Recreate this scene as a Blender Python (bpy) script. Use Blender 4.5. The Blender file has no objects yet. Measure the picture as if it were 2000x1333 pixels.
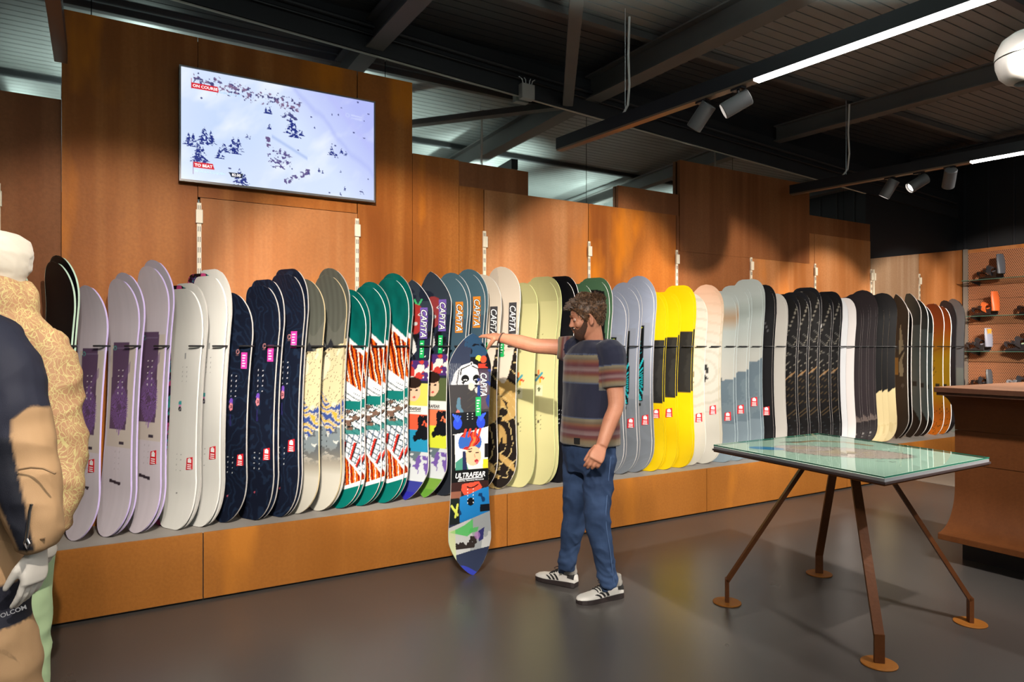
import bpy, bmesh, math, random
import numpy as np
from mathutils import Vector, Matrix, noise
random.seed(7)
rng = np.random.RandomState(11)
D = bpy.data
COL = bpy.context.scene.collection
SC = bpy.context.scene
PI = math.pi
# ------------------------------------------------------------------ frame
# world x runs along the long rust wall, y goes into it, z is up; the camera stands at x=y=0
CH = 1.415
FC = 1333.0
SY, CY = 0.5114, 0.8594
def P(X, Y, z):            # camera-aligned floor coordinates -> shop coordinates
    return Vector((X*CY + Y*SY, -X*SY + Y*CY, z))
def px(x, y, Y):           # pixel at depth Y
    return P((x-1000)/FC*Y, Y, CH-(y-678)/FC*Y)
def onz(x, y, z):
    return px(x, y, (CH-z)*FC/(y-678.0))
def ratio(x):
    k = (x-1000)/FC
    return (CY*k+SY)/(CY-SY*k)
def ony(x, y, wy):         # pixel on the plane world y = wy
    k = (x-1000)/FC
    return px(x, y, wy/(CY-SY*k))
# ------------------------------------------------------------------ camera, world, exposure
cam = D.objects.new('camera', D.cameras.new('camera'))
COL.objects.link(cam)
cam.location = (0, 0, CH)
cam.rotation_euler = (PI/2, 0, -math.atan2(SY, CY))
cam.data.sensor_width = 36
cam.data.lens = 36*FC/2000
cam.data.shift_y = 11.5/2000
cam.data.clip_start = 0.05
SC.camera = cam
W = D.worlds.new('world'); SC.world = W; W.use_nodes = True
W.node_tree.nodes['Background'].inputs[0].default_value = (0.62, 0.66, 0.72, 1)
W.node_tree.nodes['Background'].inputs[1].default_value = 0.04
SC.view_settings.view_transform = 'Standard'
SC.view_settings.look = 'None'
SC.view_settings.exposure = 0.45
SC.view_settings.gamma = 1.0
SC.view_settings.use_curve_mapping = False

def spot(name, loc, target, power, size=60, blend=0.5, col=(1, .86, .70), r=0.03):
    l = D.lights.new(name, 'SPOT'); l.energy = power; l.color = col
    l.spot_size = math.radians(size); l.spot_blend = blend; l.shadow_soft_size = r
    o = D.objects.new(name, l); COL.objects.link(o); o.location = loc
    o.rotation_euler = (Vector(target)-Vector(loc)).to_track_quat('-Z', 'Y').to_euler()
    return o
def area(name, loc, target, power, sx, sy, col=(1, .95, .9)):
    l = D.lights.new(name, 'AREA'); l.energy = power; l.color = col
    l.shape = 'RECTANGLE'; l.size = sx; l.size_y = sy
    o = D.objects.new(name, l); COL.objects.link(o); o.location = loc
    o.rotation_euler = (Vector(target)-Vector(loc)).to_track_quat('-Z', 'Y').to_euler()
    return o
# spotlights on the tracks (wall washers) -------------------------------------
WARM = (1.0, .83, .66)
WARM = (1.0, .90, .78)
LSP = [  # position, target, power, cone, blend
 ((0.30, 1.20, 2.84), (0.10, 4.6, 1.42), 200, 40, .5),
 ((-0.16, 0.55, 2.84), (1.75, 4.6, 1.40), 760, 34, .5),
 ((-0.16, 0.70, 2.84), (0.85, 4.6, 1.30), 130, 36, .6),
 ((3.28, 0.95, 2.84), (3.60, 4.6, 1.50), 440, 40, .4),
 ((3.36, 0.40, 2.84), (5.05, 4.6, 1.45), 620, 32, .4),
 ((6.20, 1.30, 2.84), (6.70, 4.6, 1.38), 430, 37, .4),
 ((6.30, 1.20, 2.84), (8.40, 4.6, 1.45), 480, 34, .4),
 ((6.30, 1.80, 2.84), (9.50, 4.0, 1.75), 380, 34, .4),
 ((-0.16, 1.80, 2.84), (-1.60, 4.6, 1.10), 90, 44, .5),
 ((3.32, 1.30, 2.84), (8.45, 4.4, 1.10), 900, 17, .6),
 # wider lamps for the platform and the floor in front of it
 ((0.20, 0.80, 2.84), (0.50, 3.9, 0.05), 250, 52, .8),
 ((-0.16, 0.50, 2.84), (1.90, 3.9, 0.05), 330, 50, .8),
 ((3.32, 0.60, 2.84), (3.90, 3.9, 0.10), 330, 62, .8),
 ((6.25, 0.80, 2.84), (5.90, 3.9, 0.10), 300, 62, .8),
 ((6.25, 1.60, 2.84), (7.90, 3.9, 0.10), 260, 62, .8),
]
for i, (p, t, e, s, bl) in enumerate(LSP):
    spot('spot_lamp', p, t, e, s, bl, WARM, .02)
spot('spot_lamp', (0.0, 0.3, 2.84), (2.05, 3.6, 0.7), 170, 34, .6, (1, .93, .86), .02)
spot('spot_lamp', (0.0, -0.4, 2.84), (-1.2, 2.2, 0.9), 60, 50, .6, (1, .93, .86))
spot('spot_lamp', (3.3, 0.0, 2.84), (4.9, 1.9, 0.5), 150, 50, .7, (1, .93, .86))
spot('spot_lamp', (3.3, -.2, 2.84), (3.7, 2.6, 0.6), 120, 50, .6, (1, .93, .86))
# line lights hanging over the shop floor, partly outside the frame
area('line_lamp', (3.32, 0.6, 2.90), (3.32, 0.6, 0), 34, 0.05, 3.6, (1, .95, .88))
area('line_lamp', (6.3, 1.2, 2.90), (6.3, 1.2, 0), 34, 0.05, 3.2, (1, .95, .88))
area('line_lamp', (-.17, 0.0, 2.90), (-.17, 0.0, 0), 34, 0.05, 3.6, (1, .95, .88))
# added area light behind the camera, no window there, brightening the roof
area('added_rear_fill', (1.0, -4.9, 2.0), (2.2, 1.6, 3.8), 40, 7.0, 1.6, (.82, .97, .95))
for x_ in (-1.6, .3, 2.2, 4.1, 6.0, 7.9):     # added unseen lamps without fixtures, brightening the roof that the mirror reflects
    if x_ < 3: spot('added_roof_fill', (x_, 2.45, 2.98), (x_, 2.40, 4), 95, 138, .4, (.82, 1.0, .94), .05)
    elif x_ < 5: spot('added_roof_fill', (x_-.2, 2.0, 2.98), (x_-.2, 1.95, 4), 150, 112, .5, (.82, 1.0, .94), .05)
    else: spot('added_roof_fill', (x_, 1.35, 2.98), (x_, 1.25, 4), 70, 120, .5, (.82, 1.0, .94), .05)
    spot('added_roof_fill', (x_+.8, 0.4, 2.98), (x_+.8, .35, 4), 60, 140, .4, (.80, 1.0, .93), .05)

# ------------------------------------------------------------------ materials
def s2l(c):
    c = np.asarray(c, float)/255.0
    return np.where(c <= 0.04045, c/12.92, ((c+0.055)/1.055)**2.4)
def C3(r, g, b):
    return tuple(float(v) for v in s2l((r, g, b)))
MC = {}
def mat(name, col, rough=0.5, metal=0.0, spec=0.5, emit=None, es=1.0, bump=None, var=None, trans=0, vc=False, coat=0, sheen=0, ior=None):
    if name in MC: return MC[name]
    m = D.materials.new(name); m.use_nodes = True
    nt = m.node_tree; b = nt.nodes['Principled BSDF']
    b.inputs['Base Color'].default_value = (*col, 1)
    b.inputs['Roughness'].default_value = rough
    b.inputs['Metallic'].default_value = metal
    b.inputs['Specular IOR Level'].default_value = spec
    if ior: b.inputs['IOR'].default_value = ior
    if coat: b.inputs['Coat Weight'].default_value = coat; b.inputs['Coat Roughness'].default_value = 0.15
    if sheen: b.inputs['Sheen Weight'].default_value = sheen
    if trans: b.inputs['Transmission Weight'].default_value = trans
    if emit: b.inputs['Emission Color'].default_value = (*emit, 1); b.inputs['Emission Strength'].default_value = es
    if vc:
        a = nt.nodes.new('ShaderNodeVertexColor'); a.layer_name = 'Col'
        nt.links.new(a.outputs[0], b.inputs['Base Color'])
    tc = nt.nodes.new('ShaderNodeTexCoord')
    if var:      # (scale vec, second colour, strength)
        sc, c2, amt = var
        mp = nt.nodes.new('ShaderNodeMapping'); mp.inputs['Scale'].default_value = sc
        nz = nt.nodes.new('ShaderNodeTexNoise'); nz.inputs['Scale'].default_value = 1.0; nz.inputs['Detail'].default_value = 5
        rp = nt.nodes.new('ShaderNodeValToRGB'); rp.color_ramp.elements[0].position = .35; rp.color_ramp.elements[1].position = .68
        mx = nt.nodes.new('ShaderNodeMix'); mx.data_type = 'RGBA'
        ml = nt.nodes.new('ShaderNodeMath'); ml.operation = 'MULTIPLY'; ml.inputs[1].default_value = amt
        nt.links.new(tc.outputs['Object'], mp.inputs[0]); nt.links.new(mp.outputs[0], nz.inputs[0])
        nt.links.new(nz.outputs[0], rp.inputs[0]); nt.links.new(rp.outputs[0], ml.inputs[0]); nt.links.new(ml.outputs[0], mx.inputs[0])
        if vc: nt.links.new(a.outputs[0], mx.inputs[6])
        else: mx.inputs[6].default_value = (*col, 1)
        mx.inputs[7].default_value = (*c2, 1)
        nt.links.new(mx.outputs[2], b.inputs['Base Color'])
    if bump:
        sc, st = bump
        nz = nt.nodes.new('ShaderNodeTexNoise'); nz.inputs['Scale'].default_value = sc; nz.inputs['Detail'].default_value = 4
        bp = nt.nodes.new('ShaderNodeBump'); bp.inputs['Strength'].default_value = st; bp.inputs['Distance'].default_value = 0.01
        nt.links.new(tc.outputs['Object'], nz.inputs[0]); nt.links.new(nz.outputs[0], bp.inputs['Height']); nt.links.new(bp.outputs[0], b.inputs['Normal'])
    MC[name] = m
    return m

def rust(name, c1, c2, c3, streak=1.0, rough=0.5, orange=None):
    """weathered steel: broad blotches, vertical drip streaks and fine grain"""
    if name in MC: return MC[name]
    m = D.materials.new(name); m.use_nodes = True; nt = m.node_tree; N = nt.nodes; L = nt.links
    b = N['Principled BSDF']; b.inputs['Roughness'].default_value = rough; b.inputs['Specular IOR Level'].default_value = .18
    tc = N.new('ShaderNodeTexCoord')
    def nz(scale, detail, sc):
        mp = N.new('ShaderNodeMapping'); mp.inputs['Scale'].default_value = scale
        n = N.new('ShaderNodeTexNoise'); n.inputs['Scale'].default_value = sc; n.inputs['Detail'].default_value = detail
        L.new(tc.outputs['Object'], mp.inputs[0]); L.new(mp.outputs[0], n.inputs[0]); return n
    def ramp(src, a, bb):
        r = N.new('ShaderNodeValToRGB'); r.color_ramp.elements[0].position = a; r.color_ramp.elements[1].position = bb
        L.new(src.outputs[0], r.inputs[0]); return r
    def mix(f, A, B, amt=1.0):
        mx = N.new('ShaderNodeMix'); mx.data_type = 'RGBA'
        ml = N.new('ShaderNodeMath'); ml.operation = 'MULTIPLY'; ml.inputs[1].default_value = amt
        L.new(f.outputs[0], ml.inputs[0]); L.new(ml.outputs[0], mx.inputs[0])
        for s, v in ((6, A), (7, B)):
            if isinstance(v, tuple): mx.inputs[s].default_value = (*v, 1)
            else: L.new(v.outputs[2], mx.inputs[s])
        return mx
    big = ramp(nz((1, 1, .6), 3, 1.3), .38, .66)
    st = ramp(nz((9, 9, .35), 6, 1.0), .42, .72)
    gr = ramp(nz((1, 1, 1), 8, 60), .35, .75)
    x = mix(big, c1, c2)
    x = mix(st, x, c3, .75*streak)
    x = mix(gr, x, tuple(v*.55 for v in c1), .35)
    if orange:
        og = ramp(nz((2.2, 2.2, .7), 4, 1.1), .58, .70)
        x = mix(og, x, orange, .8)
    L.new(x.outputs[2], b.inputs['Base Color'])
    bp = N.new('ShaderNodeBump'); bp.inputs['Strength'].default_value = .25; bp.inputs['Distance'].default_value = .002
    L.new(gr.outputs[0], bp.inputs['Height']); L.new(bp.outputs[0], b.inputs['Normal'])
    MC[name] = m
    return m

# ------------------------------------------------------------------ object helpers
def link(name, me, m, parent=None):
    if m is not None:
        me.materials.clear()
        for k in (m if isinstance(m, (list, tuple)) else [m]): me.materials.append(k)
    o = D.objects.new(name, me); COL.objects.link(o)
    if parent is not None: o.parent = parent
    return o
def tag(o, label=None, cat=None, group=None, kind=None):
    if label: o['label'] = label
    if cat: o['category'] = cat
    if group: o['group'] = group
    if kind: o['kind'] = kind
    return o
def thing(name, label, cat, loc=(0, 0, 0), group=None):
    o = D.objects.new(name, None); COL.objects.link(o); o.location = loc; o.empty_display_size = .1
    return tag(o, label, cat, group)
def smooth(me, ang=None):
    me.polygons.foreach_set('use_smooth', [True]*len(me.polygons))
    if ang is not None:
        try: me.set_sharp_from_angle(angle=math.radians(ang))
        except Exception: pass
class MB:
    """collects shapes in world coordinates; build() makes one mesh object, relative to its parent's base"""
    def __init__(s): s.v = []; s.f = []
    def add(s, vs, fs):
        n = len(s.v); s.v += [tuple(v) for v in vs]; s.f += [tuple(i+n for i in f) for f in fs]; return s
    def box(s, lo, hi, M=None):
        x0, y0, z0 = lo; x1, y1, z1 = hi
        vs = [(x0,y0,z0),(x1,y0,z0),(x1,y1,z0),(x0,y1,z0),(x0,y0,z1),(x1,y0,z1),(x1,y1,z1),(x0,y1,z1)]
        if M: vs = [M @ Vector(v) for v in vs]
        return s.add(vs, [(0,3,2,1),(4,5,6,7),(0,1,5,4),(1,2,6,5),(2,3,7,6),(3,0,4,7)])
    def bar(s, a, b, w, h, up=(0, 0, 1)):
        a = Vector(a); b = Vector(b); d = (b-a).normalized(); u = Vector(up)
        r = d.cross(u).normalized(); u = r.cross(d).normalized()
        vs = []
        for p in (a, b):
            for i, j in ((-1,-1),(1,-1),(1,1),(-1,1)): vs.append(p + r*(i*w/2) + u*(j*h/2))
        return s.add(vs, [(0,3,2,1),(4,5,6,7),(0,1,5,4),(1,2,6,5),(2,3,7,6),(3,0,4,7)])
    def tube(s, pts, r, n=8, caps=True):
        pts = [Vector(p) for p in pts]; k = len(pts)
        rs = r if isinstance(r, (list, tuple)) else [r]*k
        ref = None; rings = []
        for i, p in enumerate(pts):
            d = (pts[min(i+1, k-1)]-pts[max(i-1, 0)]).normalized()
            if ref is None: ref = d.orthogonal().normalized()
            u = (ref - d*ref.dot(d)).normalized(); ref = u; w = d.cross(u)
            rr = rs[i]; ra, rb = rr if isinstance(rr, tuple) else (rr, rr)
            rings.append([p + u*(math.cos(2*PI*j/n)*ra) + w*(math.sin(2*PI*j/n)*rb) for j in range(n)])
        return s.rings(rings, caps)
    def rings(s, rings, caps=True):
        n = len(rings[0]); vs = [v for r in rings for v in r]; fs = []
        for i in range(len(rings)-1):
            for j in range(n):
                a = i*n+j; b = i*n+(j+1) % n
                fs.append((a, b, b+n, a+n))
        if caps: fs.append(tuple(range(n-1, -1, -1))); fs.append(tuple(range(len(vs)-n, len(vs))))
        return s.add(vs, fs)
    def lathe(s, prof, c, axis=(0, 0, 1), n=24, caps=False):
        ax = Vector(axis).normalized(); u = ax.orthogonal().normalized(); w = ax.cross(u); c = Vector(c)
        return s.rings([[c + ax*h + (u*math.cos(2*PI*j/n) + w*math.sin(2*PI*j/n))*r for j in range(n)] for r, h in prof], caps)
    def prism(s, poly, ax, d0, d1):  # poly of 3D points, extruded by vector
        n = len(poly); a = [Vector(p)+Vector(ax)*d0 for p in poly]; b = [Vector(p)+Vector(ax)*d1 for p in poly]
        return s.add(a+b, [tuple(range(n-1, -1, -1)), tuple(range(n, 2*n))] + [(i, (i+1) % n, n+(i+1) % n, n+i) for i in range(n)])
    def ball(s, c, r, n=12, M=None):
        rx, ry, rz = r if isinstance(r, (list, tuple)) else (r, r, r); c = Vector(c); rings = []
        for i in range(1, n//2+2):
            t = PI*(i-.5)/(n//2+1)
            ring = []
            for j in range(n):
                v = Vector((rx*math.sin(t)*math.cos(2*PI*j/n), ry*math.sin(t)*math.sin(2*PI*j/n), -rz*math.cos(t)))
                if M: v = M @ v
                ring.append(c+v)
            rings.append(ring)
        return s.rings(rings, True)
    def mesh(s, name, parent=None, fix=True):
        off = Vector((0, 0, 0)); p = parent
        while p is not None: off += p.location; p = p.parent
        me = D.meshes.new(name); me.from_pydata([tuple(Vector(v)-off) for v in s.v], [], s.f)
        if fix:
            bm = bmesh.new(); bm.from_mesh(me); bmesh.ops.recalc_face_normals(bm, faces=bm.faces); bm.to_mesh(me); bm.free()
        me.update(); return me
    def build(s, name, m, parent=None, sm=None, bevel=0):
        me = s.mesh(name, parent)
        if bevel:
            bm = bmesh.new(); bm.from_mesh(me)
            es = [e for e in bm.edges if len(e.link_faces) == 2 and e.calc_face_angle(0) > .6]
            bmesh.ops.bevel(bm, geom=es, offset=bevel, segments=2, affect='EDGES', profile=.6); bm.to_mesh(me); bm.free()
        if sm is not None: smooth(me, sm)
        return link(name, me, m, parent)

def grid_mesh(name, pts, cols=None, wrap=False, extra=None):
    """pts: (nr, nc, 3) numpy, one quad sheet with colour attribute Col"""
    nr, nc, _ = pts.shape
    idx = np.arange(nr*nc).reshape(nr, nc)
    a = idx[:-1, :-1].ravel(); b = idx[:-1, 1:].ravel(); c = idx[1:, 1:].ravel(); d = idx[1:, :-1].ravel()
    if wrap:
        a = np.concatenate([a, idx[:-1, -1]]); b = np.concatenate([b, idx[:-1, 0]]); c = np.concatenate([c, idx[1:, 0]]); d = np.concatenate([d, idx[1:, -1]])
    q = np.stack([a, b, c, d], 1)
    me = D.meshes.new(name); n = nr*nc
    me.vertices.add(n); me.vertices.foreach_set('co', pts.reshape(-1).astype(np.float32))
    me.loops.add(q.size); me.loops.foreach_set('vertex_index', q.reshape(-1).astype(np.int32))
    me.polygons.add(len(q)); me.polygons.foreach_set('loop_start', (np.arange(len(q))*4).astype(np.int32))
    me.polygons.foreach_set('loop_total', np.full(len(q), 4, np.int32))
    me.update(); me.validate()
    if cols is not None: setcol(me, cols.reshape(-1, 3))
    me.polygons.foreach_set('use_smooth', np.ones(len(me.polygons), bool))
    return me
def setcol(me, lin):
    at = me.color_attributes.new('Col', 'FLOAT_COLOR', 'POINT')
    c = np.ones((len(lin), 4), np.float32); c[:, :3] = lin
    at.data.foreach_set('color', c.reshape(-1))
# ------------------------------------------------------------------ numpy painting
_pm = np.random.RandomState(3).rand(64, 64)
def vn(x, y, seed=0):           # smooth value noise 0..1
    x = x + seed*17.3; y = y + seed*9.1
    xi = np.floor(x).astype(int); yi = np.floor(y).astype(int); fx = x-xi; fy = y-yi
    fx = fx*fx*(3-2*fx); fy = fy*fy*(3-2*fy)
    g = lambda a, b: _pm[a % 64, b % 64]
    return (g(xi, yi)*(1-fx)+g(xi+1, yi)*fx)*(1-fy) + (g(xi, yi+1)*(1-fx)+g(xi+1, yi+1)*fx)*fy
def fbm(x, y, seed=0, o=4):
    s = 0; a = .5; t = 0
    for i in range(o):
        s = s + a*vn(x*2**i, y*2**i, seed+i); t += a; a *= .5
    return s/t
class Paint:
    def __init__(s, u, v, base):
        s.u = u; s.v = v; s.c = np.zeros(u.shape+(3,)); s.c[:] = base
    def put(s, m, col, a=1.0):
        m = np.clip(np.asarray(m, float)*a, 0, 1)[..., None]
        s.c = s.c*(1-m) + np.asarray(col, float)*m; return s
    def rect(s, u0, u1, v0, v1, col, a=1.0):
        return s.put((s.u >= u0) & (s.u <= u1) & (s.v >= v0) & (s.v <= v1), col, a)
    def ell(s, cu, cv, ru, rv, col, a=1.0, rot=0):
        du = s.u-cu; dv = s.v-cv
        if rot: c, t = math.cos(rot), math.sin(rot); du, dv = du*c+dv*t, -du*t+dv*c
        return s.put((du/ru)**2+(dv/rv)**2 <= 1, col, a)
    def ring(s, cu, cv, r, w, col):
        d = np.hypot(s.u-cu, s.v-cv); return s.put(np.abs(d-r) <= w, col)
    def poly(s, pts, col, a=1.0):
        ins = np.zeros(s.u.shape, bool); n = len(pts)
        for i in range(n):
            x0, y0 = pts[i]; x1, y1 = pts[(i+1) % n]
            if y0 == y1: continue
            cnd = ((y0 > s.v) != (y1 > s.v)) & (s.u < (x1-x0)*(s.v-y0)/(y1-y0)+x0)
            ins ^= cnd
        return s.put(ins, col, a)
    def line(s, pts, w, col, a=1.0):
        for (x0, y0), (x1, y1) in zip(pts[:-1], pts[1:]):
            dx, dy = x1-x0, y1-y0; L = dx*dx+dy*dy+1e-12
            t = np.clip(((s.u-x0)*dx+(s.v-y0)*dy)/L, 0, 1)
            s.put(np.hypot(s.u-x0-t*dx, s.v-y0-t*dy) <= w, col, a)
        return s
    def dots(s, us, vs, r, col):
        for a in us:
            for b in vs: s.ell(a, b, r, r, col)
        return s
FT = {}
def text_mesh(body, size, shear=0, bold=0.0):
    k = (body, size, shear, bold)
    if k in FT: return FT[k]
    cu = D.curves.new('t', 'FONT'); cu.body = body; cu.size = size; cu.shear = shear; cu.offset = bold
    cu.align_x = 'CENTER'; cu.align_y = 'CENTER'; cu.resolution_u = 3
    o = D.objects.new('t', cu); COL.objects.link(o); bpy.context.view_layer.update()
    me = D.meshes.new_from_object(o.evaluated_get(bpy.context.evaluated_depsgraph_get()))
    D.objects.remove(o); FT[k] = me
    return me
def lettering(name, body, size, O, X, Y, m, parent, stretch=1.0, shear=0, bold=0.0):
    """flat letters at O, reading along X, upright along Y"""
    me = text_mesh(body, size, shear, bold).copy(); me.name = name
    off = Vector((0, 0, 0)); p = parent
    while p is not None: off += p.location; p = p.parent
    O = Vector(O); X = Vector(X).normalized(); Y = Vector(Y).normalized()
    for v in me.vertices: v.co = O + X*(v.co.x*stretch) + Y*v.co.y - off
    return link(name, me, m, parent)
def remesh(mb, name, m, parent, vox=.008, sm=6, post=None, cols=None):
    me = mb.mesh('tmp'); o = D.objects.new('tmp', me); COL.objects.link(o)
    r = o.modifiers.new('r', 'REMESH'); r.mode = 'VOXEL'; r.voxel_size = vox
    if sm:
        s = o.modifiers.new('s', 'SMOOTH'); s.iterations = sm; s.factor = .5
    bpy.context.view_layer.update()
    out = D.meshes.new_from_object(o.evaluated_get(bpy.context.evaluated_depsgraph_get()))
    D.objects.remove(o)
    n = len(out.vertices); co = np.empty(n*3, np.float32); out.vertices.foreach_get('co', co); co = co.reshape(-1, 3)
    if post is not None:
        nr = np.empty(n*3, np.float32); out.vertices.foreach_get('normal', nr); co = post(co.astype(float), nr.reshape(-1, 3)).astype(np.float32)
    if cols is not None: setcol(out, cols(co))
    off = Vector((0, 0, 0)); p = parent
    while p is not None: off += p.location; p = p.parent
    out.vertices.foreach_set('co', (co-np.array(off, np.float32)).reshape(-1).astype(np.float32)); out.update()
    out.polygons.foreach_set('use_smooth', np.ones(len(out.polygons), bool)); out.name = name
    return link(name, out, m, parent)
# ================================================================== STRUCTURE
WY = 4.62       # face of the rust panels
PFY, PH = 4.14, 0.38     # platform front face and height
RAILX = [-1.505, -.505, .495, 1.495, 2.498, 3.50, 4.505, 5.51, 6.515, 7.53, 8.53]
EX = 9.55       # perforated wall
RUST_L = rust('rusted steel wall', C3(180, 116, 68), C3(150, 88, 40), C3(192, 134, 88), .9, .5, orange=C3(196, 116, 42))
RUST_O = rust('orange rusted steel wall', C3(168, 96, 34), C3(134, 70, 20), C3(190, 120, 56), 1.0, .48, orange=C3(212, 122, 14))
RUST_D = rust('brown rusted steel wall', C3(140, 84, 46), C3(112, 62, 32), C3(156, 102, 64), .8, .55)
RUST_G = rust('pale greyed rusted steel', C3(168, 134, 104), C3(150, 112, 82), C3(190, 160, 132), 1.0, .5)
RUST_P = rust('rusted steel of platform', C3(160, 100, 42), C3(142, 86, 32), C3(172, 110, 48), .35, .5, orange=C3(180, 112, 40))
RUST_K = rust('dark rusted steel', C3(98, 56, 28), C3(84, 46, 22), C3(112, 66, 34), .6, .5)
BLACK = mat('black painted metal', (.012, .012, .014), .45)
DARKST = mat('dark grey painted steel', (.02, .021, .024), .55, var=((3, 3, 3), (.015, .015, .017), .6))
GREYST = mat('grey painted steel beam', (.105, .10, .095), .55, var=((3, 3, 3), (.08, .076, .072), .6))
CREAM = mat('cream enamelled rail', C3(225, 212, 190), .4)
CHROME = mat('brushed steel edge', (.62, .62, .64), .28, metal=1.0)
WHITE = mat('white print', (.85, .85, .85), .5)
BLK = mat('black print', (.01, .01, .01), .5)

# floor: dark grey resin, slightly glossy
fm = D.materials.new('grey resin floor'); fm.use_nodes = True
nt = fm.node_tree; b = nt.nodes['Principled BSDF']; tc = nt.nodes.new('ShaderNodeTexCoord')
def _n(sc, det, vec=(1, 1, 1)):
    mp = nt.nodes.new('ShaderNodeMapping'); mp.inputs['Scale'].default_value = vec
    n = nt.nodes.new('ShaderNodeTexNoise'); n.inputs['Scale'].default_value = sc; n.inputs['Detail'].default_value = det
    nt.links.new(tc.outputs['Object'], mp.inputs[0]); nt.links.new(mp.outputs[0], n.inputs[0]); return n
n1 = _n(1.2, 6); r1 = nt.nodes.new('ShaderNodeValToRGB'); nt.links.new(n1.outputs[0], r1.inputs[0])
r1.color_ramp.elements[0].position = .0; r1.color_ramp.elements[1].position = 1.0
r1.color_ramp.elements[0].color = (.056, .050, .047, 1); r1.color_ramp.elements[1].color = (.068, .061, .057, 1)
nt.links.new(r1.outputs[0], b.inputs['Base Color'])
n2 = _n(2.5, 3); r2 = nt.nodes.new('ShaderNodeMapRange'); r2.inputs[1].default_value = 0; r2.inputs[2].default_value = 1.0
r2.inputs[3].default_value = .26; r2.inputs[4].default_value = .31; nt.links.new(n2.outputs[0], r2.inputs[0]); nt.links.new(r2.outputs[0], b.inputs['Roughness'])
n3 = _n(240, 3); bp = nt.nodes.new('ShaderNodeBump'); bp.inputs['Strength'].default_value = .12; bp.inputs['Distance'].default_value = .001
nt.links.new(n3.outputs[0], bp.inputs['Height']); nt.links.new(bp.outputs[0], b.inputs['Normal'])
fl = MB().box((-6, -6, -.1), (7.36, 6.2, 0)).build('floor', fm)
tag(fl, 'dark grey resin floor with a soft sheen', kind='structure')
sl = mat('dark floor joint', (.01, .01, .01), .6)
PALE = mat('pale beige floor', (.23, .20, .17), .42, var=((2, 2, 2), (.19, .165, .14), .6))
j = MB().box((7.38, -6, -.1), (10, 6.2, 0)).build('floor_slab', PALE, fl)
MB().box((7.36, -6, -.1), (7.38, 6.2, -.012)).build('floor_joint', sl, fl)

# back wall: mirror strip in front of the dark outer wall, rust panels on it
mir = mat('tinted mirror', (.80, .86, .84), .03, metal=1.0)
DARKW = mat('dark wall cladding', (.010, .011, .014), .6)
wb = MB().box((-6, 4.70, 0), (10, 4.95, 4.0)).build('wall_back', DARKW)
tag(wb, 'long back wall behind the snowboards: rusted steel panels below a mirror strip', kind='structure')
def mtop(x): return 3.55-.0515*(x-.2)
for i in range(-5, 8):
    xa = -.07 + i*1.79/1.0 - .0
    xs = (xa, xa+1.785)
    if xs[0] > 8: break
    if xs[1] < -5.9: continue
    x0 = max(xs[0], -5.9); x1 = min(xs[1], 7.5)
    if x1 <= x0: continue
    MB().prism([(x0, 4.66, 2.3), (x1, 4.66, 2.3), (x1, 4.66, mtop(x1)), (x0, 4.66, mtop(x0))], (0, 1, 0), 0, .03).build('mirror', mir, wb)
MB().prism([(-5.9, 4.652, mtop(-5.9)), (7.5, 4.652, mtop(7.5)), (7.5, 4.652, mtop(7.5)+.008), (-5.9, 4.652, mtop(-5.9)+.008)], (0, 1, 0), 0, .04).build('mirror_trim', mat('pale mirror edge', (.6, .58, .5), .3, metal=.6), wb)
def panel(x0, x1, z0, z1, m, y=WY, t=.012, z1b=None, name='panel'):
    z1b = z1 if z1b is None else z1b
    return MB().prism([(x0, y, z0), (x1, y, z0), (x1, y, z1b), (x0, y, z1)], (0, 1, 0), 0, t).build(name, m, wb)
g = .0035
pxs = lambda p, y=WY: ratio(p)*y
# rear layer, taller sheets
panel(-5.8, -.215-g, 0, 2.82, RUST_D, WY+.02)
panel(pxs(806), pxs(1034), 2.3, 2.82, RUST_D, WY+.018)
panel(pxs(1208), pxs(1326), 2.3, 2.82, RUST_D, WY+.004, .03)
panel(pxs(1327), pxs(1580), 2.3, 3.14, RUST_D, WY-.006, .036)
panel(pxs(1581), 7.53-g, 2.3, 2.82, RUST_D, WY+.004)
# front layer
panel(-.215, RAILX[2]-.008, 0, 3.33, RUST_O, WY)
panel(RAILX[2]+.008, RAILX[3]+.005, 0, 2.34, RUST_L, WY)
panel(RAILX[2]-.008+g, pxs(697), 2.34+g, 3.33, RUST_O, WY)
panel(RAILX[3]+.005+g, pxs(805), 0, 3.33, RUST_O, WY)
panel(pxs(805)+g, pxs(896), 0, 2.82, RUST_O, WY)
panel(pxs(896)+g, RAILX[4]-g, 0, 2.63, RUST_O, WY)
ms = [RUST_L, RUST_O, RUST_D, RUST_L, RUST_L]
for i in range(4, 9):
    panel(RAILX[i]+g, RAILX[i+1]-g, 0, 2.625, ms[i-4], WY)
panel(7.53+g, 8.53-g, 0, 2.427, RUST_G, WY, z1b=2.55)
panel(8.53+g, EX, 0, 2.55, RUST_L, WY, z1b=2.673)

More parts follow.
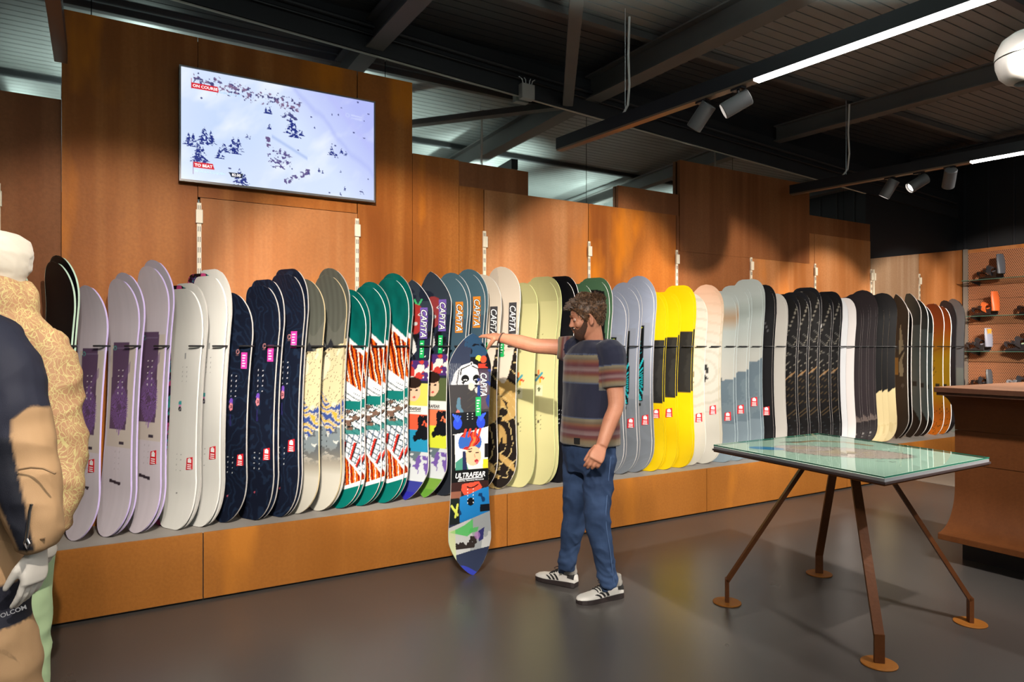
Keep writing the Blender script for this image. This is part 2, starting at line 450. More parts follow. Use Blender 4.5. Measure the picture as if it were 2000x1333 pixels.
# slotted rails with white clips
slot = mat('dark slot', (.01, .01, .01), .8)
for i, x in enumerate(RAILX):
    t = thing('shelf_rail', ['slotted cream wall rail %s' % s for s in (
        'hidden behind the mannequins', 'at the left edge above the mannequins', 'under the left corner of the screen', 'under the right corner of the screen',
        'above the teal blue snowboards', 'above the man holding the board', 'above the yellow snowboards', 'above the pale grey snowboards',
        'above the black patterned snowboards', 'at the start of the pale greyed panels', 'among the pale panels above the sage boards')][i], 'wall rail', (x, WY, .5))
    MB().box((x-.0125, WY-.012, .5), (x+.0125, WY, 2.305)).build('rail', CREAM, t)
    sm_ = MB()
    z = 2.29
    while z > 1.3:
        for s in (-.0055, .0055): sm_.box((x+s-.0017, WY-.0135, z-.032), (x+s+.0017, WY-.0115, z))
        z -= .065
    o = sm_.build('slot', slot, t); o['kind'] = 'stuff'
    MB().box((x-.02, WY-.028, 2.178), (x+.02, WY-.010, 2.262)).build('clip', CREAM, t, bevel=.003)
t = thing('shelf_rail', 'second slotted rail right beside the rail where pale panels start', 'wall rail', (7.58, WY, .5))
MB().box((7.568, WY-.012, .5), (7.592, WY, 2.305)).build('rail', CREAM, t)
MB().box((7.565, WY-.026, 2.178), (7.600, WY-.010, 2.262)).build('clip', CREAM, t, bevel=.003)

# platform
plt = thing('display_platform', 'long low platform with rusted steel fascia and grey top carrying the snowboards', 'platform', (0, PFY, 0))
topm = mat('grey resin platform top', C3(150, 144, 138), .55, var=((4, 4, 4), C3(132, 127, 122), .6))
MB().box((-4, PFY+.012, .03), (EX, WY-.001, PH-.003)).build('platform_body', BLACK, plt)
MB().box((-4, PFY+.004, PH-.003), (EX, WY-.001, PH)).build('platform_top', topm, plt)
MB().box((-4, PFY+.03, 0), (EX, PFY+.06, .03)).build('kick_strip', BLACK, plt)
sx = [-3.5, -1.50, .465, 2.425, 4.39, 6.35, 8.31, EX]
for a, c in zip(sx[:-1], sx[1:]):
    MB().box((a+.0025, PFY, .014), (c-.0025, PFY+.012, PH+.001)).build('fascia', RUST_P, plt, bevel=.0015)

# right wall (perforated steel) and the dark wall above it
wr = MB().box((EX+.02, -5, 0), (EX+.2, 4.7, 4.0)).build('wall_right', DARKW)
tag(wr, 'dark clad end wall above the perforated binding panel', kind='structure')
for k in range(34):
    y = 4.6-k*.28
    MB().box((EX+.008, y-.01, 2.66), (EX+.02, y+.01, 4.0)).build('seam', mat('wall seam', (.02, .021, .026), .5), wr)
for k in range(16):   # dark cladding ribs above the far end of the long wall
    x = 7.6+k*.13
pm = D.materials.new('perforated rusted steel'); pm.use_nodes = True; nt = pm.node_tree; bs = nt.nodes['Principled BSDF']
tc = nt.nodes.new('ShaderNodeTexCoord'); sep = nt.nodes.new('ShaderNodeSeparateXYZ'); nt.links.new(tc.outputs['Object'], sep.inputs[0])
def M2(op, a, b=None):
    n = nt.nodes.new('ShaderNodeMath'); n.operation = op
    for i, v in enumerate((a, b)):
        if v is None: continue
        if isinstance(v, (int, float)): n.inputs[i].default_value = v
        else: nt.links.new(v, n.inputs[i])
    return n.outputs[0]
sc = 1/.021
yy = M2('MULTIPLY', sep.outputs[1], sc); zz = M2('MULTIPLY', sep.outputs[2], sc*1.1547)
row = M2('FLOOR', zz); odd = M2('MODULO', M2('ABSOLUTE', row), 2.0)
fy = M2('SUBTRACT', M2('FRACT', M2('ADD', yy, M2('MULTIPLY', odd, .5))), .5)
fz = M2('MULTIPLY', M2('SUBTRACT', M2('FRACT', zz), .5), .866)
dd = M2('SQRT', M2('ADD', M2('MULTIPLY', fy, fy), M2('MULTIPLY', fz, fz)))
hole = M2('LESS_THAN', dd, .30)
mx = nt.nodes.new('ShaderNodeMix'); mx.data_type = 'RGBA'; nt.links.new(hole, mx.inputs[0])
mx.inputs[6].default_value = (*C3(186, 124, 86), 1); mx.inputs[7].default_value = (.02, .012, .008, 1)
nt.links.new(mx.outputs[2], bs.inputs['Base Color']); bs.inputs['Roughness'].default_value = .5
for ya, yb in ((4.55, 3.552), (3.548, 2.55), (2.546, 1.55), (1.546, .55)):
    for za, zb in ((.5, .952), (.956, 1.452), (1.456, 2.02), (2.024, 2.62)):
        MB().box((EX, yb, za), (EX+.012, ya, zb)).build('perforated_panel', pm, wr)
MB().box((EX-.006, .55, 2.62), (EX+.012, 4.56, 2.665)).build('top_strip', RUST_L, wr)
MB().box((EX-.03, 4.552, .4), (EX+.01, 4.60, 2.673)).build('corner_post', mat('grey corner post', (.22, .19, .16), .45), wr)

# the rest of the room
lw = MB().box((-6.1, -6, 0), (-6, 4.7, 4)).build('wall_left', DARKW); tag(lw, kind='structure', label='dark side wall out of view')
fw = MB().box((-6.1, -6.1, 0), (10, -6, 4)).build('wall_front', mat('shop front wall', (.35, .36, .36), .7)); tag(fw, kind='structure', label='front wall behind the viewer')

# roof deck with ribbed planks
rm = mat('dark ribbed roof sheet', (.20, .205, .20), .42, var=((2, 2, 2), (.15, .152, .15), .5))
ce = MB().box((-6, -6, 3.86), (10, 4.9, 3.9)).build('ceiling', BLACK); tag(ce, 'dark ribbed roof deck above the steel beams', kind='structure')
pw = 1.0
mp_ = MB(); n = 11
for r in range(n):
    y0 = r*pw/n
    mp_.box((-6, y0+.006, 3.765), (10, y0+pw/n-.004, 3.80))
mp_.box((-6, .0, 3.79), (10, pw-.012, 3.86))
pmesh = mp_.mesh('plank'); pmesh.materials.append(rm); pdark = pmesh.copy(); pdark.materials.clear(); pdark.materials.append(mat('roof sheet with painted shade', (.045, .046, .048), .45))  # pale rows, dark wall row: light falloff put into the sheet colour
for k in range(11):
    o = D.objects.new('plank', pmesh if k < 10 else pdark); COL.objects.link(o); o.parent = ce; o.location = (0, -6+k*pw-.1, 0)

def beam(name, label, pts, w, h, m, cat='beam', flange=True):
    a, c = Vector(pts[0]), Vector(pts[1]); t = thing(name, label, cat, tuple(a))
    up = Vector((0, 0, 1))
    if flange:
        MB().bar(a+up*(h/2-.006), c+up*(h/2-.006), w, .012).build('flange', m, t)
        MB().bar(a-up*(h/2-.006), c-up*(h/2-.006), w, .012).build('flange', m, t)
        MB().bar(a, c, w*.16, h-.024).build('web', m, t)
    else: MB().bar(a, c, w, h).build('profile', m, t)
    return t
t = thing('wall_beam', 'dark steel beam running along the top of the mirror strip', 'beam', (0, 4.5, 3.6))
pr = lambda x: [(x, 4.645, mtop(x)+.012), (x, 4.69, mtop(x)+.012), (x, 4.69, mtop(x)+.30), (x, 4.645, mtop(x)+.30)]
MB().rings([pr(-5.9), pr(9.5)]).build('profile', DARKST, t)
MB().tube([(-5.9, 4.62, mtop(-5.9)+.19), (9.4, 4.62, mtop(9.4)+.19)], .016).build('conduit', DARKST, t)
MB().tube([(-5.9, 4.62, mtop(-5.9)+.13), (9.4, 4.62, mtop(9.4)+.13)], .009).build('conduit', BLACK, t)
MB().tube([(.3, 4.61, mtop(.3)+.245), (1.0, 4.61, mtop(1)+.245)], .018).build('pipe_sleeve', mat('grey pipe', (.35, .34, .33), .5), t)
beam('roof_beam', 'wide grey roof beam running from the wall towards the middle light', [(3.55, 4.64, 3.60), (3.85, -5.5, 3.62)], .15, .2, GREYST)
beam('roof_beam', 'short grey roof beam at top centre left above the screen', [(1.63, 4.64, 3.62), (1.75, -5.5, 3.62)], .13, .2, GREYST)
beam('roof_beam', 'brown grey roof beam above the right light track', [(5.93, 4.64, 3.60), (6.9, -5.5, 3.62)], .12, .16, GREYST)
beam('roof_beam', 'dark roof beam at far left behind the hanging post', [(-.9, 4.64, 3.58), (-.75, -5.5, 3.58)], .14, .18, DARKST)
beam('roof_beam', 'dark roof beam at the far right of the shop', [(8.4, 4.64, 3.6), (9.0, -5, 3.6)], .14, .18, DARKST)
beam('roof_brace', 'upright looking grey diagonal roof brace in the middle', [(3.30, 4.64, 3.44), (2.05, 2.75, 3.53)], .085, .05, GREYST, flange=False)
beam('roof_purlin', 'thin grey purlin crossing behind the white cable', [(-5.5, 3.87, 3.73), (9.4, 3.87, 3.73)], .05, .05, GREYST, flange=False)
beam('roof_purlin', 'thin dark purlin crossing nearer to the viewer', [(-5.5, 2.2, 3.73), (9.4, 2.2, 3.73)], .05, .05, DARKST, flange=False)
t = thing('junction_box', 'small grey junction box with cables on the wall beam', 'junction box', tuple(ony(1028, 183, 4.62)))
c = ony(1028, 182, 4.62)
MB().box((c.x-.06, 4.585, c.z-.055), (c.x+.06, 4.644, c.z+.065)).build('box', mat('light grey plastic', (.42, .40, .37), .5), t, bevel=.006)
for s in (-.035, -.01, .02, .04):
    MB().tube([(c.x+s, 4.61, c.z+.06), (c.x+s*1.3, 4.61, c.z+.10), (c.x+s*2, 4.62, c.z+.12)], .004).build('wire', WHITE, t)

# light tracks
LEDM = mat('lit line diffuser', (1, 1, 1), .5, emit=(1, .95, .90), es=14)
TRK = mat('black track aluminium', (.02, .02, .024), .38, metal=.3)
UND = mat('bronze track underside', (.20, .14, .095), .35, metal=.4)
ZT = 2.92
def track(label, a, c, led, cables):
    a = Vector(a); c = Vector(c); t = thing('light_track', label, 'light track', tuple(a)); d = (c-a).normalized(); r = d.cross(Vector((0, 0, 1)))
    up = Vector((0, 0, 1))
    MB().bar(a+up*.055, c+up*.055, .06, .085).build('profile', TRK, t)
    l0 = a+d*led
    MB().bar(a+d*.005+up*.0065, l0+up*.0065, .058, .013).build('cover', UND, t)
    MB().bar(l0+up*.006, c+up*.006, .052, .014).build('led_strip', LEDM, t)
    for q, h in cables:
        p = a+d*q+up*.09
        if h: MB().tube([p+d*-.05, p+d*.005+up*.06, p+d*.02+up*.2, p+d*.01+up*.4, p+d*.02+up*.66], .008).build('cable', mat('white cable', (.62, .6, .58), .5), t)
        MB().tube([p+r*.02, p+r*.02+up*.72], .002, 5).build('suspension_wire', CHROME, t)
    return a, d
a1, d1 = track('middle black light track with a lit line on its underside', (2.996, 4.33, ZT), (3.50, -.6, ZT), 1.72, [(.72, 1), (3.0, 0)])
a2, d2 = track('right black light track with three spotlights and lit line', (5.85, 4.41, ZT), (6.55, -.2, ZT), 1.55, [(.55, 1), (3.0, 0)])
a0, d0 = track('dark light track end hanging at the top left corner', (-.205, 4.33, ZT), (-.16, -1.0, ZT), 2.4, [(2.6, 0)])
# spotlights
CAN = mat('black spotlight can', (.10, .10, .105), .5, metal=.2)
LENS = mat('spotlight lens', (.9, .9, .9), .3, emit=(1, .9, .78), es=12)
def canlight(label, a, d, x, target):
    # anchor where the track passes pixel column x
    lo, hi = 0, 6
    for _ in range(40):
        m_ = (lo+hi)/2; p = a+d*m_; X = p.x*CY-p.y*SY; Y = p.x*SY+p.y*CY
        if X/Y*FC+1000 < x: lo = m_
        else: hi = m_
    p = a+d*lo; t = thing('spotlight', label, 'spotlight', tuple(p))
    MB().box((p.x-.02, p.y-.04, p.z-.012), (p.x+.02, p.y+.04, p.z+.01)).build('adapter', TRK, t)
    MB().tube([p, p-Vector((0, 0, .07))], .008).build('stem', TRK, t)
    dr = (Vector(target)-p).normalized(); c = p-Vector((0, 0, .085))
    MB().lathe([(.0, -.07), (.044, -.07), (.048, -.066), (.048, .092), (.044, .095), (.044, .075), (0, .075)], c, dr, 28).build('can', CAN, t, sm=40)
    MB().lathe([(.0, .079), (.035, .079)], c, dr, 20).build('lens', LENS, t)
canlight('black spotlight pointing down on the middle track, left of the pair', a1, d1, 1372, (2.7, 4.6, 1.0))
canlight('grey black spotlight tilted sharply left beside the lit line', a1, d1, 1442, (1.4, 4.6, 1.6))
canlight('left of the three spotlights on the right track', a2, d2, 1738, (5.6, 4.6, 1.0))
canlight('middle spotlight on the right track, tilted sharply', a2, d2, 1795, (4.2, 4.6, 1.5))
canlight('right spotlight of three, turned towards the end wall', a2, d2, 1855, (7.6, 4.2, 1.0))
# white globe
c = px(2006, 113, 3.2)
t = thing('globe_speaker', 'white globe shaped speaker hanging at the top right edge', 'speaker', tuple(c))
GW = mat('white satin plastic', (.27, .255, .24), .45)
MB().lathe([(0, .125), (.06, .118), (.10, .09), (.124, .04), (.128, .0035)], c, (0, 0, 1), 36).build('upper_shell', GW, t, sm=60)
MB().lathe([(.126, -.002), (.124, -.03), (.11, -.075), (.085, -.103), (.05, -.118), (.048, -.112), (.046, -.09), (0, -.085)], c, (0, 0, 1), 36).build('lower_shell', GW, t, sm=60)
MB().tube([c+Vector((0, 0, .12)), c+Vector((0, 0, .85))], .006).build('cord', WHITE, t)
# hanging loose cable near the second beam
# ================================================================== SNOWBOARDS
HW, HT, TL = .125, .146, .27
def halfw(t, L, tip):     # t = distance from an end (0..L/2)
    w = np.where(t < TL, HT, HW + (HT-HW)*np.clip((L/2-t)/(L/2-TL), 0, 1)**0 * 0 + (HT-HW)*np.clip(1-(t-TL)/(L/2-TL), 0, 1)**2)
    p = {'round': 2.1, 'point': 1.45, 'blunt': 3.4, 'kite': 1.15}[tip]; tl = {'round': .20, 'point': .21, 'blunt': .175, 'kite': .20}[tip]
    s = np.clip(1-t/tl, 0, 1)
    e = (1-s**p)**(1/p) if tip != 'blunt' else (.36+.64*(1-s**2.5)**(1/1.9))
    if tip == 'kite': e = .22+.78*(1-s**1.55)**(1/1.35)
    return w*e
def lift(t): return .052*np.clip((.26-t)/.26, 0, 1)**1.9
def S(c): return np.array(c, float)

def st_lilac(u, v, s):
    p = Paint(u, v, (222, 212, 222)); p.c += (fbm(u*60, v*2, s)-.5)[..., None]*10
    p.rect(-.11, .125, .40, 1.02, (216, 202, 186), .7)
    p.rect(-.088, .070, .385, .915, (104, 80, 112))
    du = u-.00; dv = v-.78
    a = np.arctan2(dv, du); r = np.hypot(du, dv)
    p.put((np.sin(a*46) > .1) & (np.abs(du)*1.2+np.abs(dv)*.8 < .14) & (np.abs(du) < .085) & (r > .02), (150, 108, 190), .8)
    p.put((np.abs(dv+.14+du*1.3) < .03) & (np.abs(du) < .085), (128, 96, 150), .5)
    p.ring(-.070, .42, .012, .002, (90, 190, 180)); p.rect(-.05, .06, .417, .420, (150, 140, 170), .6)
    p.dots((-.022, .018), (.555, .590, .625, .66, .695), .0045, (245, 240, 240))
    p.dots((-.022, .018), (1.05, 1.085, 1.12, 1.155), .004, (190, 180, 190))
    p.rect(.01, .055, .985, 1.003, (70, 60, 74))
    p.put((np.abs(v-1.235-u*.12) < .009) & (np.abs(u+.01) < .052), (62, 52, 62)); return p
def st_lilac_back(u, v, s): return Paint(u, v, (206, 198, 212))
def st_white(u, v, s):
    p = Paint(u, v, (232, 231, 226)); p.c += (fbm(u*40, v*3, s)-.5)[..., None]*6
    p.ell(.0, .435, .008, .022, (120, 125, 128), .7)
    p.dots((-.022, .018), (.51, .54, .57, .60), .004, (170, 170, 168))
    p.ell(-.03, .745, .016, .014, (60, 170, 175)); p.ell(-.03, .766, .012, .010, (230, 120, 190), .8); p.ell(-.03, .785, .015, .017, (24, 20, 30))
    p.ell(-.03, .785, .006, .006, (180, 180, 190))
    p.dots((-.04, .0), (1.08, 1.115, 1.15, 1.185), .004, (170, 170, 168)); p.ell(-.02, 1.33, .006, .006, (130, 130, 130)); return p
def st_floral(u, v, s):
    p = Paint(u, v, (18, 16, 24)); w = u*8+v*22
    a = fbm(w, v*14-u*30, 5, 3); b_ = fbm(w+9, v*18+u*25, 8, 3)
    p.put(a > .60, (226, 84, 150)); p.put(b_ > .62, (66, 190, 186)); p.put((a < .36), (72, 40, 110)); p.put((b_ < .33) & (v > .9), (140, 36, 70)); return p
def st_navy(u, v, s):
    p = Paint(u, v, (21, 27, 44))
    q = np.sin(90*(u+.06*fbm(u*6, v*5, s))+60*fbm(u*4, v*4, s+3)); p.put(q > .72, (31, 45, 68), .8)
    p.put(fbm(u*5, v*3, 2)*np.clip((v-1.0)*2, 0, 1) > .42, (58, 36, 66), .5)
    p.ring(.02, .40, .013, .003, (190, 130, 130)); p.rect(.008, .032, .42, .428, (170, 120, 120), .6)
    p.dots((-.025, .018), (.565, .60, .635, .67, .705), .0045, (215, 215, 222))
    p.ell(-.02, .745, .017, .026, (120, 80, 190)); p.ell(-.02, .778, .017, .026, (226, 140, 150)); p.ring(-.02, .778, .008, .002, (60, 30, 60))
    p.rect(-.026, -.014, .83, .91, (60, 50, 130), .5)
    p.dots((-.03, .015), (1.12, 1.155, 1.19, 1.225), .0045, (205, 210, 215)); p.ell(-.005, 1.38, .006, .006, (200, 90, 110)); return p
def st_land(u, v, s):
    w = fbm(u*9, v*7, 3, 4)
    p = Paint(u, v, (92, 94, 86)); p.c += (np.sin(u*140)[..., None]*5)
    p.put(v > .33+.05*np.sin(u*30), (112, 112, 104), .6)
    p.poly([(-.14, .47), (-.07, .33), (-.01, .47), (.02, .42), (.07, .50), (-.14, .53)], (42, 44, 50)); p.poly([(-.085, .42), (-.07, .34), (-.035, .43), (-.06, .415)], (235, 235, 235)); p.line([(-.06, .41), (-.03, .47)], .007, (225, 225, 228))
    m = v+.12*fbm(u*7, v*2, 9) > .56-.25*u
    p.put(m, (226, 210, 168)); p.put(m & (fbm(u*14+v*5, v*6, 4) > .56), (238, 226, 196))
    p.put(m & (np.abs(np.sin(34*(v+.9*u)+17*w)) < .09), (74, 58, 44), .85)
    m2 = v > .82+.05*np.sin(u*25)
    p.put(m2, (196, 190, 176)); q = np.sin(120*(v-.25*u)+20*w)
    p.put(m2 & (q > .55), (62, 84, 150)); p.put(m2 & (q < -.72), (222, 178, 72)); p.put(m2 & (np.abs(q) < .10), (60, 60, 70), .8)
    m3 = v > 1.02+.03*np.sin(u*40)
    p.put(m3, (128, 140, 146)); p.put(m3 & (fbm(u*16, v*20, 6) > .55), (92, 98, 104)); p.put(m3 & (fbm(u*20, v*28, 12) > .64), (214, 214, 208))
    m4 = np.clip((v-1.12)*8, 0, 1); p.put(m4, (140, 132, 118)); p.put(np.clip((v-1.20)*9, 0, 1), (196, 192, 180))
    p.dots((-.03, .015), (1.03, 1.065, 1.10, 1.135), .004, (30, 30, 34)); return p
def st_phx(u, v, s):
    p = Paint(u, v, (4, 92, 86)); p.c *= (.75+.5*fbm(u*22, v*9, 2))[..., None]
    ed = v-.36-.9*(u+.05)-.03*np.sin(u*60)
    flame = lambda k: np.sin(2.1*k*(u-.22*v)+7*fbm(u*9, v*6, 7))
    body = (v > .30+.75*(u+.02)) & (v < .70+.35*u)
    p.put(body, (236, 238, 238))
    fr = body & (v > .335+.75*(u+.02)) & (v < .64+.55*u)
    p.put(fr, (190, 44, 16)); p.put(fr & (flame(95) > .5), (232, 116, 26)); p.put(fr & (flame(95) < -.45), (70, 16, 10)); p.put(fr & (flame(60) > .86), (246, 236, 224))
    mid = (v >= .70+.35*u) & (v < 1.33)
    p.put(mid, (222, 228, 232)); q = np.sin(150*(v-.6*u+1.2*u*u)+11*fbm(u*6, v*5, 5))
    p.put(mid & (q > .80), (44, 62, 72)); p.put(mid & (v > .78) & (v < .84+.2*u), (20, 116, 110)); p.put(mid & (v > .98) & (v < 1.02), (34, 116, 112), .85)
    eye = mid & (v > .84) & (v < .99)
    p.put(eye & (fbm(u*16+v*8, v*16, 8) > .54), (120, 92, 78)); p.put(eye & (fbm(u*34, v*34, 1) > .60), (240, 240, 236)); p.put(eye & (np.abs(fbm(u*16+v*8, v*16, 8)-.54) < .02), (16, 20, 26)); p.put(eye & (np.abs(np.sin(120*(v-.9*u)+9*fbm(u*9, v*9, 3))) < .12), (24, 96, 96))
    ray = mid & (v > 1.02)
    a = np.arctan2(v-1.62, u+.08); p.put(ray & (np.sin(a*80) > .80), (110, 130, 150)); p.put(ray & (v > 1.08) & (np.sin(a*40+2) > .72), (206, 52, 40)); p.put(ray & (v > 1.08) & (np.sin(a*40+1.2) > .93), (60, 20, 24))
    lo = (v > 1.14+.9*np.abs(u+.02)) & (v < 1.42-.35*np.abs(u-.02)) & (u > -.12)
    p.put(lo, (240, 240, 238)); lo2 = (v > 1.165+.9*np.abs(u+.02)) & (v < 1.395-.4*np.abs(u-.02))
    p.put(lo2, (190, 44, 16)); p.put(lo2 & (flame(110) > .5), (232, 116, 26)); p.put(lo2 & (flame(110) < -.6), (90, 24, 16)); p.put(lo2 & (flame(70) > .88), (240, 236, 226))
    te = (v > 1.42-.35*np.abs(u-.02)); p.put(te, (4, 104, 96)); return p
def st_horror(u, v, s):
    v = np.interp(v, [0, .25, .41, .66, .80, .89, .95, 1.05, 1.2, 1.42, 1.55], [0, .36, .50, .72, .88, .99, 1.055, 1.14, 1.27, 1.44, 1.55])
    p = Paint(u, v, (34, 42, 58)); k = s % 3
    p.put((v < .40) & (fbm(u*7, v*6, s) > .5), (52, 62, 74))
    if k == 1: p.line([(-.1, .2), (-.04, .26), (0, .2), (.02, .27), (.06, .2)], .008, (70, 190, 120))
    p.ell(-.01, .36, .085, .12, (170, 54, 50) if k == 1 else (150, 60, 62)); p.ell(-.03, .35, .018, .014, (230, 230, 230)); p.ell(.04, .35, .018, .014, (230, 230, 230)); p.ell(-.03, .35, .006, .008, (0, 0, 0)); p.ell(.04, .35, .006, .008, (0, 0, 0)); p.ell(0, .41, .02, .012, (200, 200, 200))
    p.poly([(-.13, .56), (-.02, .46), (.02, .58), (-.05, .64)], (216, 216, 214)); p.put((v > .46) & (v < .64) & (fbm(u*22, v*22, 2+s) > .58), (20, 20, 24))
    p.rect(-.14, .14, .64, .78, (44, 70, 150) if k == 0 else (74, 46, 110)); p.put((v > .64) & (v < .80) & (fbm(u*9, v*9, 4) > .5), (196, 60, 54)); p.put((v > .60) & (v < .80) & (fbm(u*11, v*11, 6) > .6), (226, 224, 216))
    p.rect(-.14, .14, .80, .99, (222, 206, 96) if k == 1 else (84, 96, 60)); p.ell(.0, .87, .062, .085, (232, 190, 160)); p.ell(0, .80, .07, .045, (44, 30, 26)); p.ell(-.02, .86, .012, .006, (20, 20, 20)); p.ell(.03, .86, .012, .006, (20, 20, 20)); p.ell(.01, .92, .014, .008, (190, 40, 50))
    p.rect(-.14, .14, .99, 1.055, (226, 226, 222))
    p.rect(-.14, .14, 1.055, 1.16, (232, 90, 60) if k == 1 else (240, 120, 80)); p.rect(-.14, .14, 1.15, 1.28, (38, 140, 180) if k == 1 else (206, 214, 60)); p.put((v > 1.06) & (v < 1.3) & (fbm(u*13, v*13, 7) > .58), (18, 20, 26))
    p.put(v > 1.28, (200, 206, 210)); p.put((v > 1.28) & (fbm(u*8, v*9, 3) > .52), (96, 112, 120)); p.put((v > 1.30) & (v < 1.4) & (fbm(u*10, v*9, 9) > .6), (110, 84, 160))
    p.put(v > 1.44, (52, 58, 140) if k == 1 else (110, 150, 60)); p.put(v > 1.50, (40, 40, 150) if k == 1 else (90, 140, 50)); return p
def st_held(u, v, s):
    v = np.interp(v, [0, .188, .298, .347, .508, .643, .76, .881, .959, 1.049, 1.21, 1.313, 1.389, 1.405, 1.55], [0, .275, .42, .52, .63, .79, .90, 1.02, 1.105, 1.20, 1.335, 1.42, 1.475, 1.49, 1.58])
    n1_ = fbm(u*10, v*8, 2, 4); n2_ = fbm(u*18, v*16, 5, 3)
    p = Paint(u, v, (50, 58, 80)); p.put((u > -.0) & (v < .36), (20, 22, 32)); p.put((v < .22) & (n1_ > .56), (44, 74, 104))
    p.ell(.055, .235, .020, .030, (214, 222, 84)); p.ell(.090, .245, .022, .035, (216, 84, 52)); p.rect(.055, .125, .285, .325, (190, 60, 44)); p.put((u > .03) & (v > .2) & (v < .33) & (n2_ > .6), (16, 16, 20))
    # white painted face with long hair
    p.poly([(-.13, .47), (-.105, .36), (-.06, .30), (0, .275), (.05, .30), (.075, .40), (.08, .53), (-.13, .53)], (214, 214, 216)); p.put((v > .28) & (v < .53) & (u < -.065) & (u > -.14) & (np.sin(u*500+v*40) > .5), (150, 152, 156), .7)
    p.ell(0.005, .43, .062, .115, (240, 240, 240)); p.ell(-.033, .415, .027, .036, (12, 12, 14)); p.ell(.045, .415, .026, .036, (12, 12, 14)); p.ell(.006, .47, .014, .010, (176, 174, 176)); p.line([(.006, .40), (.008, .455)], .002, (190, 188, 190)); p.put((v > .30) & (v < .36) & (np.abs(u-.005) < .05) & (np.sin(u*420) > .75), (196, 196, 200)); p.line([(-.075, .34), (-.09, .46), (-.085, .53)], .004, (90, 92, 98)); p.line([(.078, .36), (.085, .50)], .004, (90, 92, 98))
    p.poly([(-.06, .45), (-.045, .49), (-.035, .45)], (12, 12, 14)); p.poly([(.03, .45), (.045, .48), (.06, .45)], (12, 12, 14))
    p.ell(-.032, .425, .014, .008, (235, 235, 235)); p.ell(.042, .425, .014, .008, (235, 235, 235)); p.ell(-.032, .425, .005, .006, (5, 5, 5)); p.ell(.042, .425, .005, .006, (5, 5, 5))
    p.line([(-.065, .38), (-.06, .33), (0, .295), (.055, .33), (.068, .38)], .004, (20, 20, 22)); p.ell(.008, .285, .010, .020, (240, 240, 240)); p.ell(.008, .285, .005, .013, (40, 40, 40))
    # hand bundle and graffiti area
    m = (v > .485) & (v < .63); p.put(m, (196, 192, 184)); p.put(m & (u < -.03), (86, 120, 140)); p.put(m & (u < -.02) & (n2_ > .52), (226, 110, 100)); p.put(m & (n1_ < .42), (60, 58, 60)); p.put(m & (u > -.02) & (np.sin(200*(v+.5*u)) > .85), (70, 66, 62))
    p.ell(.01, .50, .022, .036, (206, 196, 182)); p.rect(.03, .075, .49, .515, (24, 24, 28)); p.rect(.06, .13, .33, .62, (120, 90, 110), .5); p.put((u > .05) & (v > .33) & (v < .62) & (n2_ > .58), (40, 60, 130))
    # blue hands on black
    m = (v >= .63) & (v < .80); p.put(m, (22, 24, 30))
    for x0, sg in ((-.085, 1), (.075, -1)):
        p.ell(x0, .715, .030, .045, (44, 74, 206)); 
        for q in range(4): p.line([(x0, .70), (x0+sg*(-.02+.016*q)-.01*sg, .645+.006*q)], .006, (60, 96, 226))
    p.dots((-.018, .018), (.645, .665, .685), .0038, (240, 240, 240))
    # pin-up face under a flame cap, on white
    p.poly([(-.14, .80), (-.02, .785), (.14, .745), (.14, 1.02), (-.14, 1.02)], (232, 230, 222)); p.poly([(-.14, .80), (-.105, .80), (-.10, 1.02), (-.14, 1.02)], (18, 18, 22)); p.rect(.10, .14, .86, .95, (20, 20, 24)); p.rect(.09, .14, .96, 1.02, (240, 216, 50))
    cap = (((u-.0)/.080)**2+((v-.85)/.070)**2 < 1) & (v < .90+.25*u); p.put(cap, (200, 50, 44)); f = np.sin(60*u+12*fbm(u*8, v*8, 3)+20*v)
    p.put(cap & (f > .4), (50, 96, 176)); p.put(cap & (f < -.75), (236, 120, 60)); p.put(cap & (np.abs(f) < .12), (84, 20, 26))
    for x0 in (-.04, -.01, .03, .06): p.line([(x0, .81), (x0+.012, .765)], .008, (204, 60, 44))
    p.ell(.022, .935, .055, .062, (238, 190, 150)); p.put(cap & (v < .915+.2*u), p.c*1.0); p.ell(.0, .905, .014, .005, (50, 30, 26)); p.ell(.05, .915, .012, .005, (50, 30, 26)); p.line([(-.015, .892), (.012, .888)], .003, (90, 50, 36)); p.line([(.03, .925), (.035, .945)], .003, (200, 140, 110)); p.ell(.045, .968, .014, .010, (176, 40, 50)); p.ell(.048, .980, .008, .010, (230, 110, 120))
    p.poly([(-.10, .97), (-.04, .93), (-.01, 1.02), (-.10, 1.02)], (70, 140, 120)); p.poly([(-.05, .90), (-.03, .90), (-.02, 1.02), (-.05, 1.02)], (34, 40, 80))
    # black title band
    p.rect(-.15, .15, 1.02, 1.105, (14, 14, 16))
    # orange mask, blue jacket
    m = (v > 1.105) & (v < 1.205); p.put(m, (58, 34, 32)); p.poly([(-.055, 1.12), (.06, 1.108), (.085, 1.15), (.045, 1.20), (-.04, 1.195), (-.06, 1.16)], (228, 86, 62)); p.line([(-.02, 1.14), (.0, 1.15), (.03, 1.145), (.055, 1.13)], .004, (40, 18, 18)); p.put((v > 1.165) & (v < 1.215) & (u < -.06), (150, 96, 76))
    p.poly([(-.07, 1.205), (.0, 1.19), (.08, 1.16), (.14, 1.15), (.14, 1.31), (-.07, 1.345)], (34, 132, 204)); p.put((v > 1.19) & (v < 1.33) & (u > -.07) & (n2_ > .63), (16, 60, 110)); p.rect(-.14, -.075, 1.21, 1.35, (26, 34, 32)); p.line([(-.125, 1.25), (-.085, 1.30)], .007, (226, 232, 100)); p.line([(-.085, 1.245), (-.10, 1.31)], .007, (226, 232, 100))
